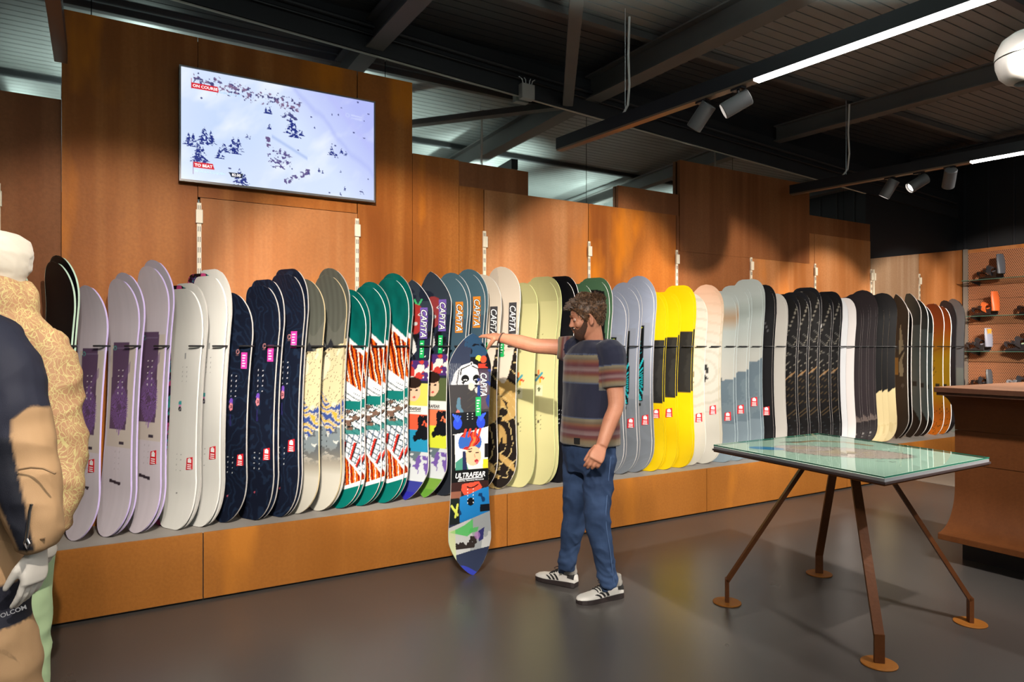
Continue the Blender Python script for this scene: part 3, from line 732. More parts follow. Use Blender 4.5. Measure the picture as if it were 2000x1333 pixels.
    p.rect(.07, .14, 1.255, 1.295, (16, 20, 30)); p.ell(.005, 1.235, .024, .022, (16, 14, 18)); p.dots((-.016, .022), (1.158, 1.18, 1.20, 1.22, 1.24), .0038, (240, 240, 240))
    # snowy grey photo with green wash and boots
    m = (v > 1.33-.25*u) ; p.put(m, (206, 206, 204)); p.put(m & (n1_ > .54), (164, 168, 170)); p.poly([(-.14, 1.39), (-.04, 1.36), (.02, 1.33), (.02, 1.40), (-.02, 1.42)], (84, 196, 96), .85); p.poly([(.0, 1.38), (.06, 1.375), (.05, 1.40), (-.01, 1.405)], (84, 190, 96), .8); p.put((u < -.10) & (v > 1.38), (216, 226, 150), .6)
    st_held_tail(p, u, v)
    return p
def st_held_tail(p, u, v):
    n2_ = fbm(u*30, v*30, 9, 3)
    p.put((v > 1.42+.1*np.abs(u)) & (v < 1.475) & (u > -.10) & (u < .045) & (n2_ > .42), (50, 40, 36)); p.poly([(.055, 1.40), (.10, 1.38), (.09, 1.44), (.06, 1.45)], (52, 52, 112)); p.ell(.05, 1.42, .02, .018, (190, 130, 200), .7)
    p.put((v > 1.490-.10*u) & (u > -.10), (44, 52, 80)); p.put((v > 1.56+.02*np.sin(20*u)) & (u > -.10), (50, 64, 190), .9)
def st_slate(u, v, s):
    p = Paint(u, v, (78, 108, 122)); p.put((u < -.05) & (v > .1), (40, 54, 64)); p.put(v > .62, (32, 36, 44)); p.rect(-.05, .14, .3, .62, (64, 88, 104)); p.dots((-.02, .02), (.62, .655, .69), .004, (20, 20, 20)); return p
def st_cream(u, v, s):
    p = Paint(u, v, (222, 208, 190)); p.put((u < -.03), (204, 190, 174), .8); p.dots((-.02, .02), (.52, .555, .59, .625), .004, (60, 50, 44)); p.rect(-.075, -.045, .34, .40, (40, 38, 38)); p.rect(-.068, -.052, .35, .37, (200, 190, 180))
    m = v > .83-.6*(u+.04)**2*20+.05*np.sin(u*30); p.put(m, (34, 28, 26)); q = fbm(u*6+np.sin(v*11), v*5, 5, 4); p.put(m & (q > .56), (196, 160, 96)); r = np.hypot(u+.02, (v-1.22)*.7); p.put(m & (np.abs(np.sin(r*60+7*q)) > .985), (210, 186, 130)); p.put(m & (r > .045) & (r < .08) & (u > -.05) & (v < 1.24), (190, 154, 92)); return p
def st_pale(u, v, s):
    p = Paint(u, v, (208, 202, 146)); p.put(v < .16, (180, 176, 122), .5); p.put(u < -.0, (190, 186, 130), .6)
    p.dots((-.02, .02), (.41, .445, .48), .004, (120, 116, 80)); p.dots((-.02, .02), (1.03, 1.065, 1.10, 1.135), .004, (110, 108, 80)); p.ell(0, 1.08, .012, .012, (80, 70, 60))
    for a, c in ((0, (206, 70, 40)), (1, (230, 170, 50)), (2, (50, 120, 140)), (3, (60, 50, 50)), (4, (220, 110, 50)), (5, (70, 150, 160))):
        t = a*PI/3+.3; p.line([(0, .735), (.036*math.cos(t), .735+.042*math.sin(t))], .008, c)
    p.rect(-.032, .032, .80, .885, (214, 210, 172)); p.ell(0, .83, .012, .018, (90, 100, 70)); return p
def st_black(u, v, s):
    p = Paint(u, v, (18, 18, 23)); p.dots((.03, .055), (.44, .475, .51), .0045, (210, 210, 215)); p.dots((.03, .055), (1.0, 1.035, 1.07, 1.105), .0045, (210, 210, 215)); return p
def st_greenrim(u, v, s):
    p = Paint(u, v, (86, 124, 92)); d = HT-np.abs(u); m = (d > .035) & (v > .07+.6*np.abs(u)**1.6); p.put(m, (24, 22, 23)); return p
def st_greyblue(u, v, s):
    p = Paint(u, v, (158, 166, 188)); p.put(np.clip((v-.55)*2.2, 0, 1), (120, 126, 134)); p.put((np.sin(u*700) > .4), (140, 148, 162), .15); p.rect(-.05, .115, .35, .93, (150, 154, 164), .5)
    p.rect(-.02, .065, .37, .98, (16, 18, 20)); p.rect(.0, .05, .385, .395, (214, 222, 70)); p.rect(.02, .032, .387, .395, (60, 190, 120))
    a = np.arctan2(v-.80, u+.01); r = np.hypot(u+.01, v-.80); p.put((np.sin(a*26) > .25) & (v > .63) & (v < .97) & (np.abs(u-.022) < .040) & (r > .02), (40, 190, 200)); p.put((v > .5) & (v < .6) & (np.abs(u) < .045) & (np.sin(60*u+200*v) > .8), (30, 130, 140))
    p.rect(.0, .05, .995, 1.02, (30, 34, 30)); p.rect(-.02, .02, 1.003, 1.012, (200, 210, 70)); p.rect(-.06, -.015, 1.255, 1.272, (14, 14, 16)); return p
def mk_yellow(b0, b1):
    def f(u, v, s):
        p = Paint(u, v, (226, 192, 8)); p.c += (fbm(u*5, v*9, 4)-.5)[..., None]*[10, 12, 10]; p.rect(-.15, .15, b0, b1, (38, 37, 36)); p.put((v > b0) & (v < b1) & (fbm(u*8, v*7, 3) > .55), (48, 47, 45)); p.dots((-.115, -.098), [.56+.035*i for i in range(5)], .0045, (120, 110, 40))
        a = .5*(b0+b1); p.put((u > -.07) & (u < -.02) & (v > a-.09) & (v < a+.22) & (np.sin(v*190+np.sin(u*200)*2) > .1) & (np.abs(np.sin(u*90)) > .3), (222, 214, 40)); p.rect(-.145, -.115, 1.07, 1.30, (36, 32, 20)); p.put((u > -.142) & (u < -.12) & (v > 1.07) & (v < 1.3) & (np.sin(v*260) > .2), (150, 140, 50)); return p
    return f
def st_bone(u, v, s):
    p = Paint(u, v, (204, 200, 189)); r = np.hypot(u*1.0, v-.75); p.put((np.sin(r*75) > .65) & (v < 1.1), (188, 182, 168), .7)
    p.ell(-.01, .76, .050, .085, (46, 46, 46)); p.put((((u+.01)/.046)**2+((v-.76)/.08)**2 < 1) & (fbm(u*30, v*26, 3) > .52), (206, 202, 194)); p.dots((-.09,), (.46, .495, .53, 1.12, 1.155, 1.19), .004, (120, 118, 110)); p.rect(-.145, -.12, .5, .52, (80, 80, 80)); return p
def st_peach(u, v, s):
    p = st_bone(u, v, s); p.put(np.clip(1-v/.50, 0, 1)*.8, (222, 168, 136)); return p
def st_mist(u, v, s):
    p = Paint(u, v, (178, 186, 184)); p.put(np.clip(1-np.abs(v-.22)/.12, 0, 1)*(fbm(u*4, v*3, s) > .35), (172, 140, 110) if s % 3 == 0 else (150, 160, 156), .9); p.put(np.clip((v-.35)*2, 0, 1), (204, 196, 186), .7)
    hz = {0: .80, 1: .76, 2: .70}[s % 3]; p.put(v > hz-.1*u, (104, 120, 132)); p.put((v > hz-.1*u) & (fbm(u*12, v*10, 2) > .55), (114, 130, 140)); p.rect(-.11, .02, hz-.025, hz+.01, (60, 74, 84), .8); p.put(v > 1.2, (132, 148, 158), .7); p.dots((-.09,), (.46, .495), .004, (90, 90, 90)); return p
def st_ink(u, v, s):
    p = Paint(u, v, (22, 21, 24)); p.line([(-.14, .25), (.05, .30), (.09, .42)], .004, (96, 96, 100)); p.line([(-.02, .72), (-.06, .80), (-.02, 1.05), (.05, 1.15)], .004, (84, 84, 90)); p.dots((-.11, -.095), [.50+.035*i for i in range(5)], .0045, (190, 190, 190)); p.dots((-.11, -.095), [1.12+.035*i for i in range(5)], .0045, (190, 190, 190)); return p
def st_neon(u, v, s):
    p = Paint(u, v, (196, 192, 186)); p.rect(-.15, -.03, .05, .56, (206, 218, 30)); p.rect(-.15, .0, 1.08, 1.6, (196, 214, 30)); p.rect(-.15, -.025, 1.11, 1.6, (26, 26, 30)); return p
def st_web(u, v, s):
    p = Paint(u, v, (19, 17, 18)); cu, cv = -.10, .82
    a = np.arctan2(v-cv, u-cu); r = np.hypot(u-cu, v-cv)
    lines = (np.abs(np.sin(a*15)) < .08) & (v < .80); p.put(lines, (140, 134, 122), .9)
    ar = (np.abs(np.sin(r*38+.8*np.abs(np.sin(a*7.5)))) < .10) & (v > .24) & (v < .66); p.put(ar, (128, 126, 120), .7)
    q = (np.abs(np.sin(95*(v+.9*u))) < .22) & (v > .86-.9*u) & (v < 1.22-.3*u); p.put(q, (96, 78, 52), .8); p.put((v > .835-.9*u) & (v < .85-.9*u), (150, 116, 80))
    p.put((v > 1.15) & (np.abs(np.sin(a*21)) < .06), (66, 74, 78), .7)
    if s % 2: p.poly([(-.13, .52), (-.04, .62), (-.11, .66)], (220, 218, 214)); p.line([(.03, .22), (.05, .30)], .006, (225, 225, 225))
    p.line([(-.10, .62), (-.03, .62), (-.03, .80), (-.10, .80)], .004, (206, 216, 50)); p.poly([(-.11, .78), (-.02, .88), (-.11, .90)], (214, 206, 190)); return p
def st_pure(u, v, s):
    p = Paint(u, v, (226, 228, 234) if s % 2 == 0 else (232, 226, 226)); p.ell(-.12, .75, .01, .015, (60, 60, 60)); return p
def st_umber(u, v, s):
    p = Paint(u, v, (38, 31, 34)); p.put(np.clip((v-.2)*1.2, 0, 1), (52, 44, 48), .6); p.put((v > 1.05+.9*(u+.1)) & (v < 1.28+.2*u), (120, 106, 100), .8); p.put(v > 1.30, (40, 34, 36)); p.ring(.0, .66, .016, .005, (20, 18, 20)); p.rect(.02, .10, 1.42, 1.435, (150, 146, 144)); p.rect(.02, .10, 1.455, 1.465, (120, 116, 114)); return p
def st_sand(u, v, s):
    p = Paint(u, v, (20, 19, 21)); p.put(v > 1.08-1.3*u*.6, (214, 196, 150)); p.put((v > 1.08-.78*u) & (fbm(u*12, v*4, 2) > .6), (204, 184, 136)); return p
def st_dart(u, v, s):
    p = Paint(u, v, (28, 24, 23)); p.rect(-.15, -.03, .62, 1.02-.15, (190, 150, 60)); p.put((v > .60) & (v < .68) & (u < -.02), (30, 30, 30)); p.poly([(.0, .30), (.075, .62), (.03, .72), (.06, .8), (.03, 1.0), (-.03, .80), (-.01, .68), (-.03, .60)], (214, 214, 186)); p.poly([(-.03, .66), (.07, .58), (.07, .62), (-.03, .72)], (30, 28, 28)); p.put(v > .88, (24, 24, 26)); p.ell(.04, .98, .03, .022, (110, 110, 108)); return p
def st_sage(u, v, s):
    p = Paint(u, v, (90, 106, 108)); p.put(v > .34, (136, 162, 166)); p.rect(-.15, -.05, .5, .85, (150, 130, 84)); p.rect(-.09, -.02, .42, .58, (40, 46, 46)); p.poly([(-.06, .22), (.0, .27), (-.05, .33)], (20, 24, 24)); p.line([(-.07, .80), (-.02, .78), (-.05, .86)], .008, (28, 34, 36)); p.rect(-.0, .07, .94, 1.0, (56, 66, 66)); p.put(v > 1.18+1.4*(u+.05)*.7, (24, 24, 26)); return p
def st_flame(u, v, s):
    p = Paint(u, v, (212, 96, 28)); p.put(np.clip((v-.25)*2.5, 0, 1), (248, 196, 20)); p.put(np.clip((v-1.05)*4, 0, 1), (246, 134, 26)); q = np.abs(np.sin(50*u+30*v+14*fbm(u*14, v*12, 5, 3))); p.put((q < .10) & (v > .22) & (fbm(u*3, v*5, 3) > .42), (54, 36, 20)); p.rect(-.15, -.04, .48, .80, (150, 120, 60)); p.rect(-.14, -.05, .42, .50, (26, 20, 20)); p.rect(0, .07, .94, 1.0, (60, 56, 40)); return p
def st_arrow(u, v, s):
    p = Paint(u, v, (62, 62, 70)); p.poly([(-.10, .44), (.03, .72), (-.10, .86)], (206, 210, 216)); p.line([(-.10, .80), (.04, .70)], .018, (40, 42, 48)); p.poly([(-.10, 1.35), (.02, 1.18), (.02, 1.3)], (190, 196, 200)); p.put(v > 1.42, (40, 40, 44)); return p
def st_steel(u, v, s):
    p = Paint(u, v, (140, 144, 150)); p.poly([(-.10, .40), (-.02, .62), (-.09, .8)], (70, 74, 82)); p.put(v > .8, (158, 168, 164)); return p

DECKM = mat('painted topsheet', (.5, .5, .5), .38, spec=.35, vc=True)
EDGES = {'white': mat('white sidewall', C3(228, 226, 222), .4), 'lilac': mat('lilac sidewall', C3(196, 178, 226), .4), 'mint': mat('mint sidewall', C3(196, 222, 200), .4),
         'grey': mat('grey sidewall', C3(176, 172, 168), .4), 'dark': mat('dark sidewall', C3(70, 68, 70), .4), 'pale': mat('pale yellow sidewall', C3(206, 214, 150), .4),
         'ice': mat('ice white sidewall', C3(204, 222, 226), .4), 'yellow': mat('yellow sidewall', C3(196, 178, 20), .4), 'steel': CHROME, 'tan': mat('tan sidewall', C3(196, 178, 140), .4)}
REDST = mat('red price tag', C3(206, 34, 44), .5); PINKST = mat('pink price tag', C3(232, 60, 160), .5); GREENST = mat('green price tag', C3(20, 160, 82), .5)
ORST = mat('orange paper tag', C3(226, 136, 40), .5); PURST = mat('purple paper tag', C3(112, 86, 170), .5); DKST = mat('dark paper tag', C3(60, 58, 62), .5)

def make_board(label, group, base, a, n, L, style, seed=0, tip='round', edge='white', res=(30, 200), basecol=(40, 40, 44), lean=0.0, tags=(), name='snowboard', th=.009, widescale=1.0):
    """base: point on the support under the middle of the tail; a: across, to the right; n: towards the viewer"""
    base = Vector(base); a = Vector(a).normalized(); n = Vector(n).normalized()
    up = Vector((0, 0, 1)); up = (up*math.cos(lean) - n*math.sin(lean)).normalized(); n = a.cross(up)*-1 if a.cross(up).dot(n) < 0 else a.cross(up)
    t = thing(name, label, 'snowboard', tuple(base), group)
    nu, nv = res
    q = np.linspace(0, 1, nv); # denser at the ends
    tt = L*(q - .06*np.sin(2*PI*q)/ (2*PI)*3.0)
    te = np.minimum(tt, L-tt); w = halfw(te, L, tip)*widescale; w[0] = max(w[0], .004); w[-1] = max(w[-1], .004)
    lf = lift(te)
    su = np.linspace(-1, 1, nu)
    U = w[:, None]*su[None, :]; V = (L-tt)[:, None]*np.ones(nu)[None, :]*1.55/L
    A, UP, N_ = np.array(a), np.array(up), np.array(n)
    pts = U[..., None]*A + tt[:, None, None]*UP + (lf[:, None, None]+.0)*N_
    p = style(U/widescale, V, seed); lin = s2l(np.clip(p.c, 0, 255))*.84
    me = grid_mesh('deck', pts, lin)
    # orientation: face towards n
    if me.polygons[0].normal.dot(n) < 0: me.flip_normals()
    link('deck', me, DECKM, t)
    # sidewall strip and base sheet
    idx = range(0, nv, 3) if nv > 60 else range(0, nv, 2)
    idx = list(idx); idx[-1] = nv-1
    rim = [pts[i, -1] for i in idx] + [pts[i, 0] for i in reversed(idx)]
    m = MB(); k = len(rim); off = -N_*th; out = .0012
    c_ = np.mean(rim, 0)
    vs = [tuple(r + N_*.0005) for r in rim] + [tuple(r+off) for r in rim]
    m.add(vs, [(i, (i+1) % k, k+(i+1) % k, k+i) for i in range(k)])
    me2 = D.meshes.new('sidewall'); me2.from_pydata(m.v, [], m.f); me2.update(); smooth(me2, 35)
    link('sidewall', me2, EDGES[edge], t)
    pb = pts[idx][:, [0, nu//2, -1]] + off
    mb_ = grid_mesh('base_sheet', pb); 
    if mb_.polygons[0].normal.dot(n) > 0: mb_.flip_normals()
    link('base_sheet', mb_, mat('base %d %d %d' % tuple(basecol), C3(*basecol), .35), t)
    def at(u, v, h=.0012):   # v from top in metres of nominal 1.55
        tq = L - v*L/1.55; e = min(tq, L-tq)
        return base + a*u + up*tq + n*(float(lift(np.array(e)))+h)
    def curved(body, size, u0, v0, h, m_, par, st=1., sh=0, bo=0, vert=False):
        me_ = text_mesh(body, size, sh, bo).copy(); me_.name = 'lettering'
        off = Vector(t.location)
        for vx in me_.vertices:
            X_, Y_ = vx.co.x*st, vx.co.y
            du, dv = (Y_, X_) if vert else (X_, -Y_)
            vx.co = at(u0+du, v0+dv*1.55/L, h) - off
        return link('lettering', me_, m_, par)
    for kind, u, v in tags:
        if kind in ('red', 'pink', 'green'):
            mm = {'red': REDST, 'pink': PINKST, 'green': GREENST}[kind]
            hw_, hh = (.030, .044) if kind == 'red' else ((.026, .055) if kind == 'pink' else (.018, .062))
            pol = [(-hw_, -hh), (hw_, -hh*.8), (hw_*.86, hh*1.0), (-hw_*.9, hh*.72)] if kind == 'red' else [(-hw_, -hh), (hw_, -hh), (hw_, hh), (-hw_, hh)]
            q_ = [at(u+x, v-y) for x, y in pol]
            s_ = MB().prism(q_, n, 0, .0012).build('price_tag', mm, t)
            pr_ = MB()
            if kind == 'red':
                for x0, y0, x1, y1 in ((-.016, .004, .016, .028), (-.008, .022, .008, .034), (-.018, -.012, .018, -.006), (-.018, -.024, .018, -.018), (-.020, -.036, .020, -.030)):
                    pr_.prism([at(u+x0, v-y0, .0026), at(u+x1, v-y0, .0026), at(u+x1, v-y1, .0026), at(u+x0, v-y1, .0026)], n, 0, .0003)
            else:
                for r_ in range(5): pr_.prism([at(u-hw_*.6, v-hh*.7+r_*.018, .0026), at(u+hw_*.5-.004*(r_ % 3), v-hh*.7+r_*.018, .0026), at(u+hw_*.5-.004*(r_ % 3), v-hh*.7+r_*.018+.007, .0026), at(u-hw_*.6, v-hh*.7+r_*.018+.007, .0026)], n, 0, .0003)
            pr_.build('tag_print', WHITE, s_)
        elif kind in ('logo_or', 'logo_pu', 'logo_dk'):
            mm = {'logo_or': ORST, 'logo_pu': PURST, 'logo_dk': DKST}[kind]
            rr_ = [[at(u-.032, v+y), at(u+.032, v+y), at(u+.032, v+y, .0026), at(u-.032, v+y, .0026)] for y in [-.11+.022*i for i in range(11)]]
            s_ = MB().rings(rr_).build('paper_tag', mm, t)
            curved('CAPiTA', .072, u+.0, v, .0040, mat('black halo print', (.01, .01, .01), .5), s_, .80, .25, .005, True)
            curved('CAPiTA', .072, u+.0, v, .0052, WHITE, s_, .80, .25, .0008, True)
        elif kind == 'held_logo':
            q_ = [at(u+x, v-y) for x, y in ((-.028, -.085), (.028, -.085), (.028, .085), (-.028, .085))]
            s_ = t
            curved('CAPiTA', .060, u, v, .0015, mat('black halo print', (.01, .01, .01), .5), s_, .74, .25, .005, True)
            curved('CAPiTA', .060, u, v, .0028, WHITE, s_, .74, .25, .001, True)
        elif kind == 'title':
            lettering('lettering', 'ULTRAFEAR', .030, at(u, v, .002), a, up, BLK, t, .9, .2, .0008)
            MB().prism([at(u-.06, v+.02), at(u+.07, v+.015), at(u+.07, v+.018), at(u-.06, v+.023)], n, 0, .0008).build('underline', BLK, t)
        elif kind == 'held_title':
            lettering('lettering', 'ULTRAFEAR', .044, at(.0, .918, .002), a, up, WHITE, t, .86, .22, .0012)
            MB().prism([at(-.075, .937), at(.085, .935), at(.085, .940), at(-.075, .943)], n, 0, .0008).build('underline', WHITE, t)
            lettering('lettering', 'MENTAL TRAINING PROGRAM', .0125, at(.005, .951, .002), a, up, WHITE, t, 1.0, .1, .0002)
    return t

AA = Vector((.474, -.880, 0)); NA = Vector((-.880, -.474, 0))
AB = Vector((-.467, -.883, 0)); NB = Vector((-.883, .467, 0))
YC = 4.372
HOOKS = []
def rack(label, xr, yt, style, seed=0, tip='round', edge='white', yb=None, grp=None, B=False, back=0, slide=0, **kw):
    """xr: pixel of the right edge at hook height; yt: pixel of the nose"""
    a, n = (AB, NB) if B else (AA, NA)
    e = a*HW
    ye = YC + e.y; cx = ratio(xr)*ye - e.x
    base = Vector((cx, YC, PH))
    if back:      # stands behind its neighbour: shift away from the viewer, keep the right edge where the photo shows it
        sh = a*.0
        e2 = a*HW - n*(.034*back); ye = YC + e2.y; cx = ratio(xr)*ye - e2.x
        base = Vector((cx, YC, PH)) - n*(.034*back)
    if slide: base = base - n*.017 - a*slide
    ln_ = 0.0 if B else .048
    base = base + n*(1.035*math.tan(ln_))
    kw['lean'] = ln_
    Y = cx*SY + YC*CY
    ztop = CH - (yt-678)/FC*Y
    L = max(1.2, min(1.75, ztop-PH))
    far = cx
    res = (46, 300) if cx < 2.3 else ((34, 220) if cx < 4.2 else (22, 140))
    t = make_board(label, grp, base, a, n, L, style, seed, tip, edge, res=res, **kw)
    if not back and not slide: HOOKS.append((base - n*(1.035*math.tan(ln_)), a, n))
    return t
SPEC = []
G = {}
def one(desc, xr, yt, style, **k): SPEC.append((desc, xr, yt, style, k))
# ------------------------------------------------------------------ the row
g1 = 'snowboards standing in the wall rack'
def R_(label, xr, yt, style, **k):
    k.setdefault('grp', g1); return rack(label, xr, yt, style, **k)
R_('dark navy snowboard edge peeking out behind the white hood', 52, 512, st_navy, seed=1, edge='mint')
R_('rear of the two near black snowboards with mint edges at far left', 144, 499, st_black, edge='mint', back=1)
R_('front of the two near black snowboards with mint edges at far left', 137, 512, st_black, edge='mint')
R_('shortest lilac white snowboard, single, beside the floral sleeve', 203, 559, st_lilac, seed=1, edge='lilac', tags=(('red', .062, 1.10),))
R_('lilac snowboard behind, second pair from the left', 274, 533, st_lilac_back, edge='lilac', back=1)
R_('middle lilac white snowboard with purple panel, front of its pair', 264, 546, st_lilac, seed=2, edge='lilac')
R_('lilac snowboard rising behind the tallest lilac one', 330, 508, st_lilac_back, edge='lilac', back=1)
R_('tallest lilac white snowboard with purple panel and red tag', 321, 521, st_lilac, seed=3, edge='lilac', tags=(('red', .070, 1.115),))
R_('snowboard with pink and teal floral base behind the shorter white one', 389, 558, st_floral, tip='blunt', edge='dark', slide=.085)
R_('white snowboard second in its stack behind the shorter white one', 398, 554, st_white, tip='blunt', edge='grey', back=1)
R_('shorter plain white snowboard with a red tag', 389, 566, st_white, seed=1, tip='blunt', edge='white', tags=(('red', .085, 1.13),))
R_('floral based snowboard behind the taller white one', 435, 534, st_floral, seed=3, tip='blunt', edge='dark', slide=.085)
R_('white snowboard second in its stack behind the taller white one', 444, 527, st_white, tip='blunt', edge='grey', back=1)
R_('taller plain white snowboard under the first wall rail', 435, 541, st_white, seed=2, tip='blunt', edge='white', tags=(('red', .075, 1.10),))
R_('shortest navy snowboard with pink tag, single', 487, 573, st_navy, seed=2, edge='grey', tags=(('pink', .085, .46), ('red', .085, 1.13)))
R_('navy snowboard behind the middle navy one', 548, 547, st_navy, seed=6, edge='grey', back=1, tip='blunt')
R_('middle navy snowboard with pink and red tags', 539, 560, st_navy, seed=4, edge='grey', tip='blunt', tags=(('pink', .080, .45), ('red', .080, 1.12)))
R_('navy snowboard behind the tallest navy one', 594, 526, st_navy, seed=7, edge='grey', back=1, tip='blunt')
R_('tallest navy snowboard, its pink tag above the hook', 587, 538, st_navy, seed=5, edge='grey', tip='blunt', tags=(('pink', .065, .42), ('red', .078, 1.10)))
R_('shorter snowboard with painted mountain landscape', 627, 546, st_land, seed=1, edge='tan')
R_('landscape snowboard nose behind the taller landscape one', 675, 524, st_land, seed=3, edge='grey', back=1)
R_('taller snowboard with painted mountain landscape', 669, 538, st_land, seed=2, edge='tan')
R_('teal snowboard nose behind the shortest orange feathered one', 716, 566, st_phx, seed=1, edge='grey', back=1)
R_('shortest teal snowboard with orange feather painting', 708, 574, st_phx, seed=2, edge='white')
R_('teal snowboard nose behind the middle orange feathered one', 755, 551, st_phx, seed=3, edge='grey', back=1)
R_('middle teal snowboard with orange feather painting', 747, 559, st_phx, seed=4, edge='white')
R_('teal snowboard nose behind the tallest orange feathered one', 799, 534, st_phx, seed=5, edge='grey', back=1)
R_('tallest teal snowboard with orange feather painting', 791, 544, st_phx, seed=6, edge='white')
R_('collage snowboard with a red antlered face at its nose', 838, 548, st_horror, seed=1, tip='point', edge='white', tags=(('logo_pu', .075, .305), ('green', .065, .49), ('title', .0, .915)))
R_('collage snowboard with red and yellow artwork left of the held one', 874, 532, st_horror, seed=2, tip='point', edge='white', tags=(('logo_pu', .075, .30), ('green', .065, .50), ('title', .0, .93)))
R_('slate blue snowboard behind the shorter slate one', 912, 533, st_slate, edge='white', back=1)
R_('shorter slate blue snowboard with orange paper tag', 906, 541, st_slate, edge='white', tags=(('logo_or', .080, .29),))
R_('slate blue snowboard behind the taller slate one', 946, 526, st_slate, edge='white', back=1)
R_('taller slate blue snowboard with orange paper tag', 940, 533, st_slate, edge='white', tags=(('logo_or', .080, .28),))
R_('shorter beige snowboard with black and gold swirls below', 972, 537, st_cream, tip='round', edge='white', tags=(('logo_dk', .085, .34), ('green', .02, .55)))
R_('taller beige snowboard with black and gold swirls below', 1009, 522, st_cream, seed=1, tip='round', edge='white', tags=(('logo_dk', .085, .36), ('green', .0, .57)))
R_('shorter pale yellow green snowboard', 1044, 554, st_pale, tip='blunt', edge='pale')
R_('pale yellow green snowboard behind the taller one', 1090, 541, st_pale, tip='blunt', edge='pale', back=1)
R_('taller pale yellow green snowboard beside the man', 1083, 549, st_pale, seed=2, tip='blunt', edge='pale')
R_('black snowboard nose behind the one near the man\'s face', 1124, 540, st_black, tip='blunt', edge='white', back=1)
R_('black snowboard directly in front of the man\'s face', 1117, 549, st_black, tip='blunt', edge='white')
R_('small black snowboard with green rim behind the man\'s hair', 1154, 556, st_greenrim, tip='blunt', edge='white')
R_('black snowboard with green rim at the rear behind the man\'s head', 1190, 543, st_greenrim, tip='blunt', edge='white', back=1)
R_('black snowboard with green rim in front, right of the man\'s head', 1184, 549, st_greenrim, tip='blunt', edge='white')
for nm, x, y, lab in ((1, 1217, 567, 'shortest'), (2, 1243, 552, 'middle'), (3, 1271, 539, 'tallest')):
    R_('grey blue snowboard nose behind the %s grey blue one' % lab, x+5, y, st_greyblue, edge='grey', back=1)
    R_('%s grey blue snowboard with black panel and cyan rays' % lab, x, y+8, st_greyblue, seed=nm, edge='white', tags=(('red', .088, 1.13),) if nm > 1 else ())
for nm, x, y, lab, bb in ((1, 1295, 571, 'shortest', (.40, .96)), (2, 1320, 571, 'middle', (.38, .92)), (3, 1350, 558, 'tallest', (.37, .90))):
    R_('yellow snowboard nose behind the %s yellow one' % lab, x+4, y, mk_yellow(*bb), edge='yellow', back=1, tip='blunt', basecol=(200, 180, 20))
    R_('%s bright yellow snowboard with black middle band' % lab, x, y+6, mk_yellow(*bb), seed=nm, edge='yellow', tip='blunt', basecol=(200, 180, 20), tags=(('red', .075, 1.05),) if nm < 3 else ())
R_('bone white snowboard with round emblem', 1376, 573, st_bone, edge='white', tip='round', tags=(('red', .085, 1.12),))
R_('bone snowboard behind the peach tipped one', 1408, 556, st_peach, edge='tan', back=1)
R_('bone white snowboard with peach coloured nose', 1404, 561, st_peach, seed=1, edge='tan', tip='round', tags=(('red', .080, 1.08),))
for nm, x, y, lab in ((0, 1433, 569, 'shortest, brown tinged'), (1, 1458, 558, 'middle'), (2, 1484, 546, 'tallest')):
    R_('grey misty snowboard nose behind the %s misty one' % lab, x+5, y, st_mist, seed=nm+3, edge='ice', back=1, tip='blunt')
    R_('%s misty grey snowboard with pale blue edge' % lab, x, y+7, st_mist, seed=nm, edge='ice', tip='blunt', tags=(('red', .080, 1.13-.04*nm),))
R_('black snowboard nose behind the one with thin grey lines', 1512, 557, st_ink, edge='white', back=1, tip='blunt')
R_('black snowboard with thin grey lines and red tag', 1508, 562, st_ink, edge='grey', tip='blunt', tags=(('red', .080, 1.13),))
R_('light grey snowboard behind the neon striped one', 1534, 574, st_neon, edge='white', back=1, tip='blunt')
R_('light grey snowboard with neon yellow left edge', 1531, 580, st_neon, edge='white', tip='blunt')
ord_ = ['first', 'second', 'third', 'fourth', 'fifth']
for i, (x, y) in enumerate(((1554, 575), (1575, 571), (1596, 562), (1619, 574), (1637, 570))):
    R_('nose of the black snowboard stacked behind the %s web patterned one' % ord_[i], x+4, y, st_black, edge='white', back=1, tip='blunt')
    R_('%s from left of the black web patterned snowboards' % ord_[i], x, y+8, st_web, seed=i, edge='white', tip='blunt')
R_('left of the two plain white snowboards', 1652, 583, st_pure, seed=0, edge='dark', tip='blunt')
R_('right of the two plain white snowboards', 1668, 583, st_pure, seed=1, edge='white', tip='blunt')
for i, (x, y) in enumerate(((1678, 580), (1692, 574), (1706, 567))):
    R_('dark board nose stacked behind the %s dark brown snowboard' % ord_[i], x+4, y, st_umber, edge='grey', back=1, tip='round')
    R_('%s dark brown snowboard right of the white pair' % ord_[i], x, y+6, st_umber, seed=i, edge='grey', tip='round')
R_('black snowboard with cream tail, first of three', 1722, 580, st_sand, seed=1, edge='tan', tip='round')
R_('black snowboard with cream tail, second of three', 1733, 577, st_sand, seed=2, edge='tan', tip='round')
R_('black snowboard with cream tail, last of three', 1748, 573, st_sand, seed=3, edge='tan', tip='round')
g2 = 'snowboards turned edge on at the far end of the rack'
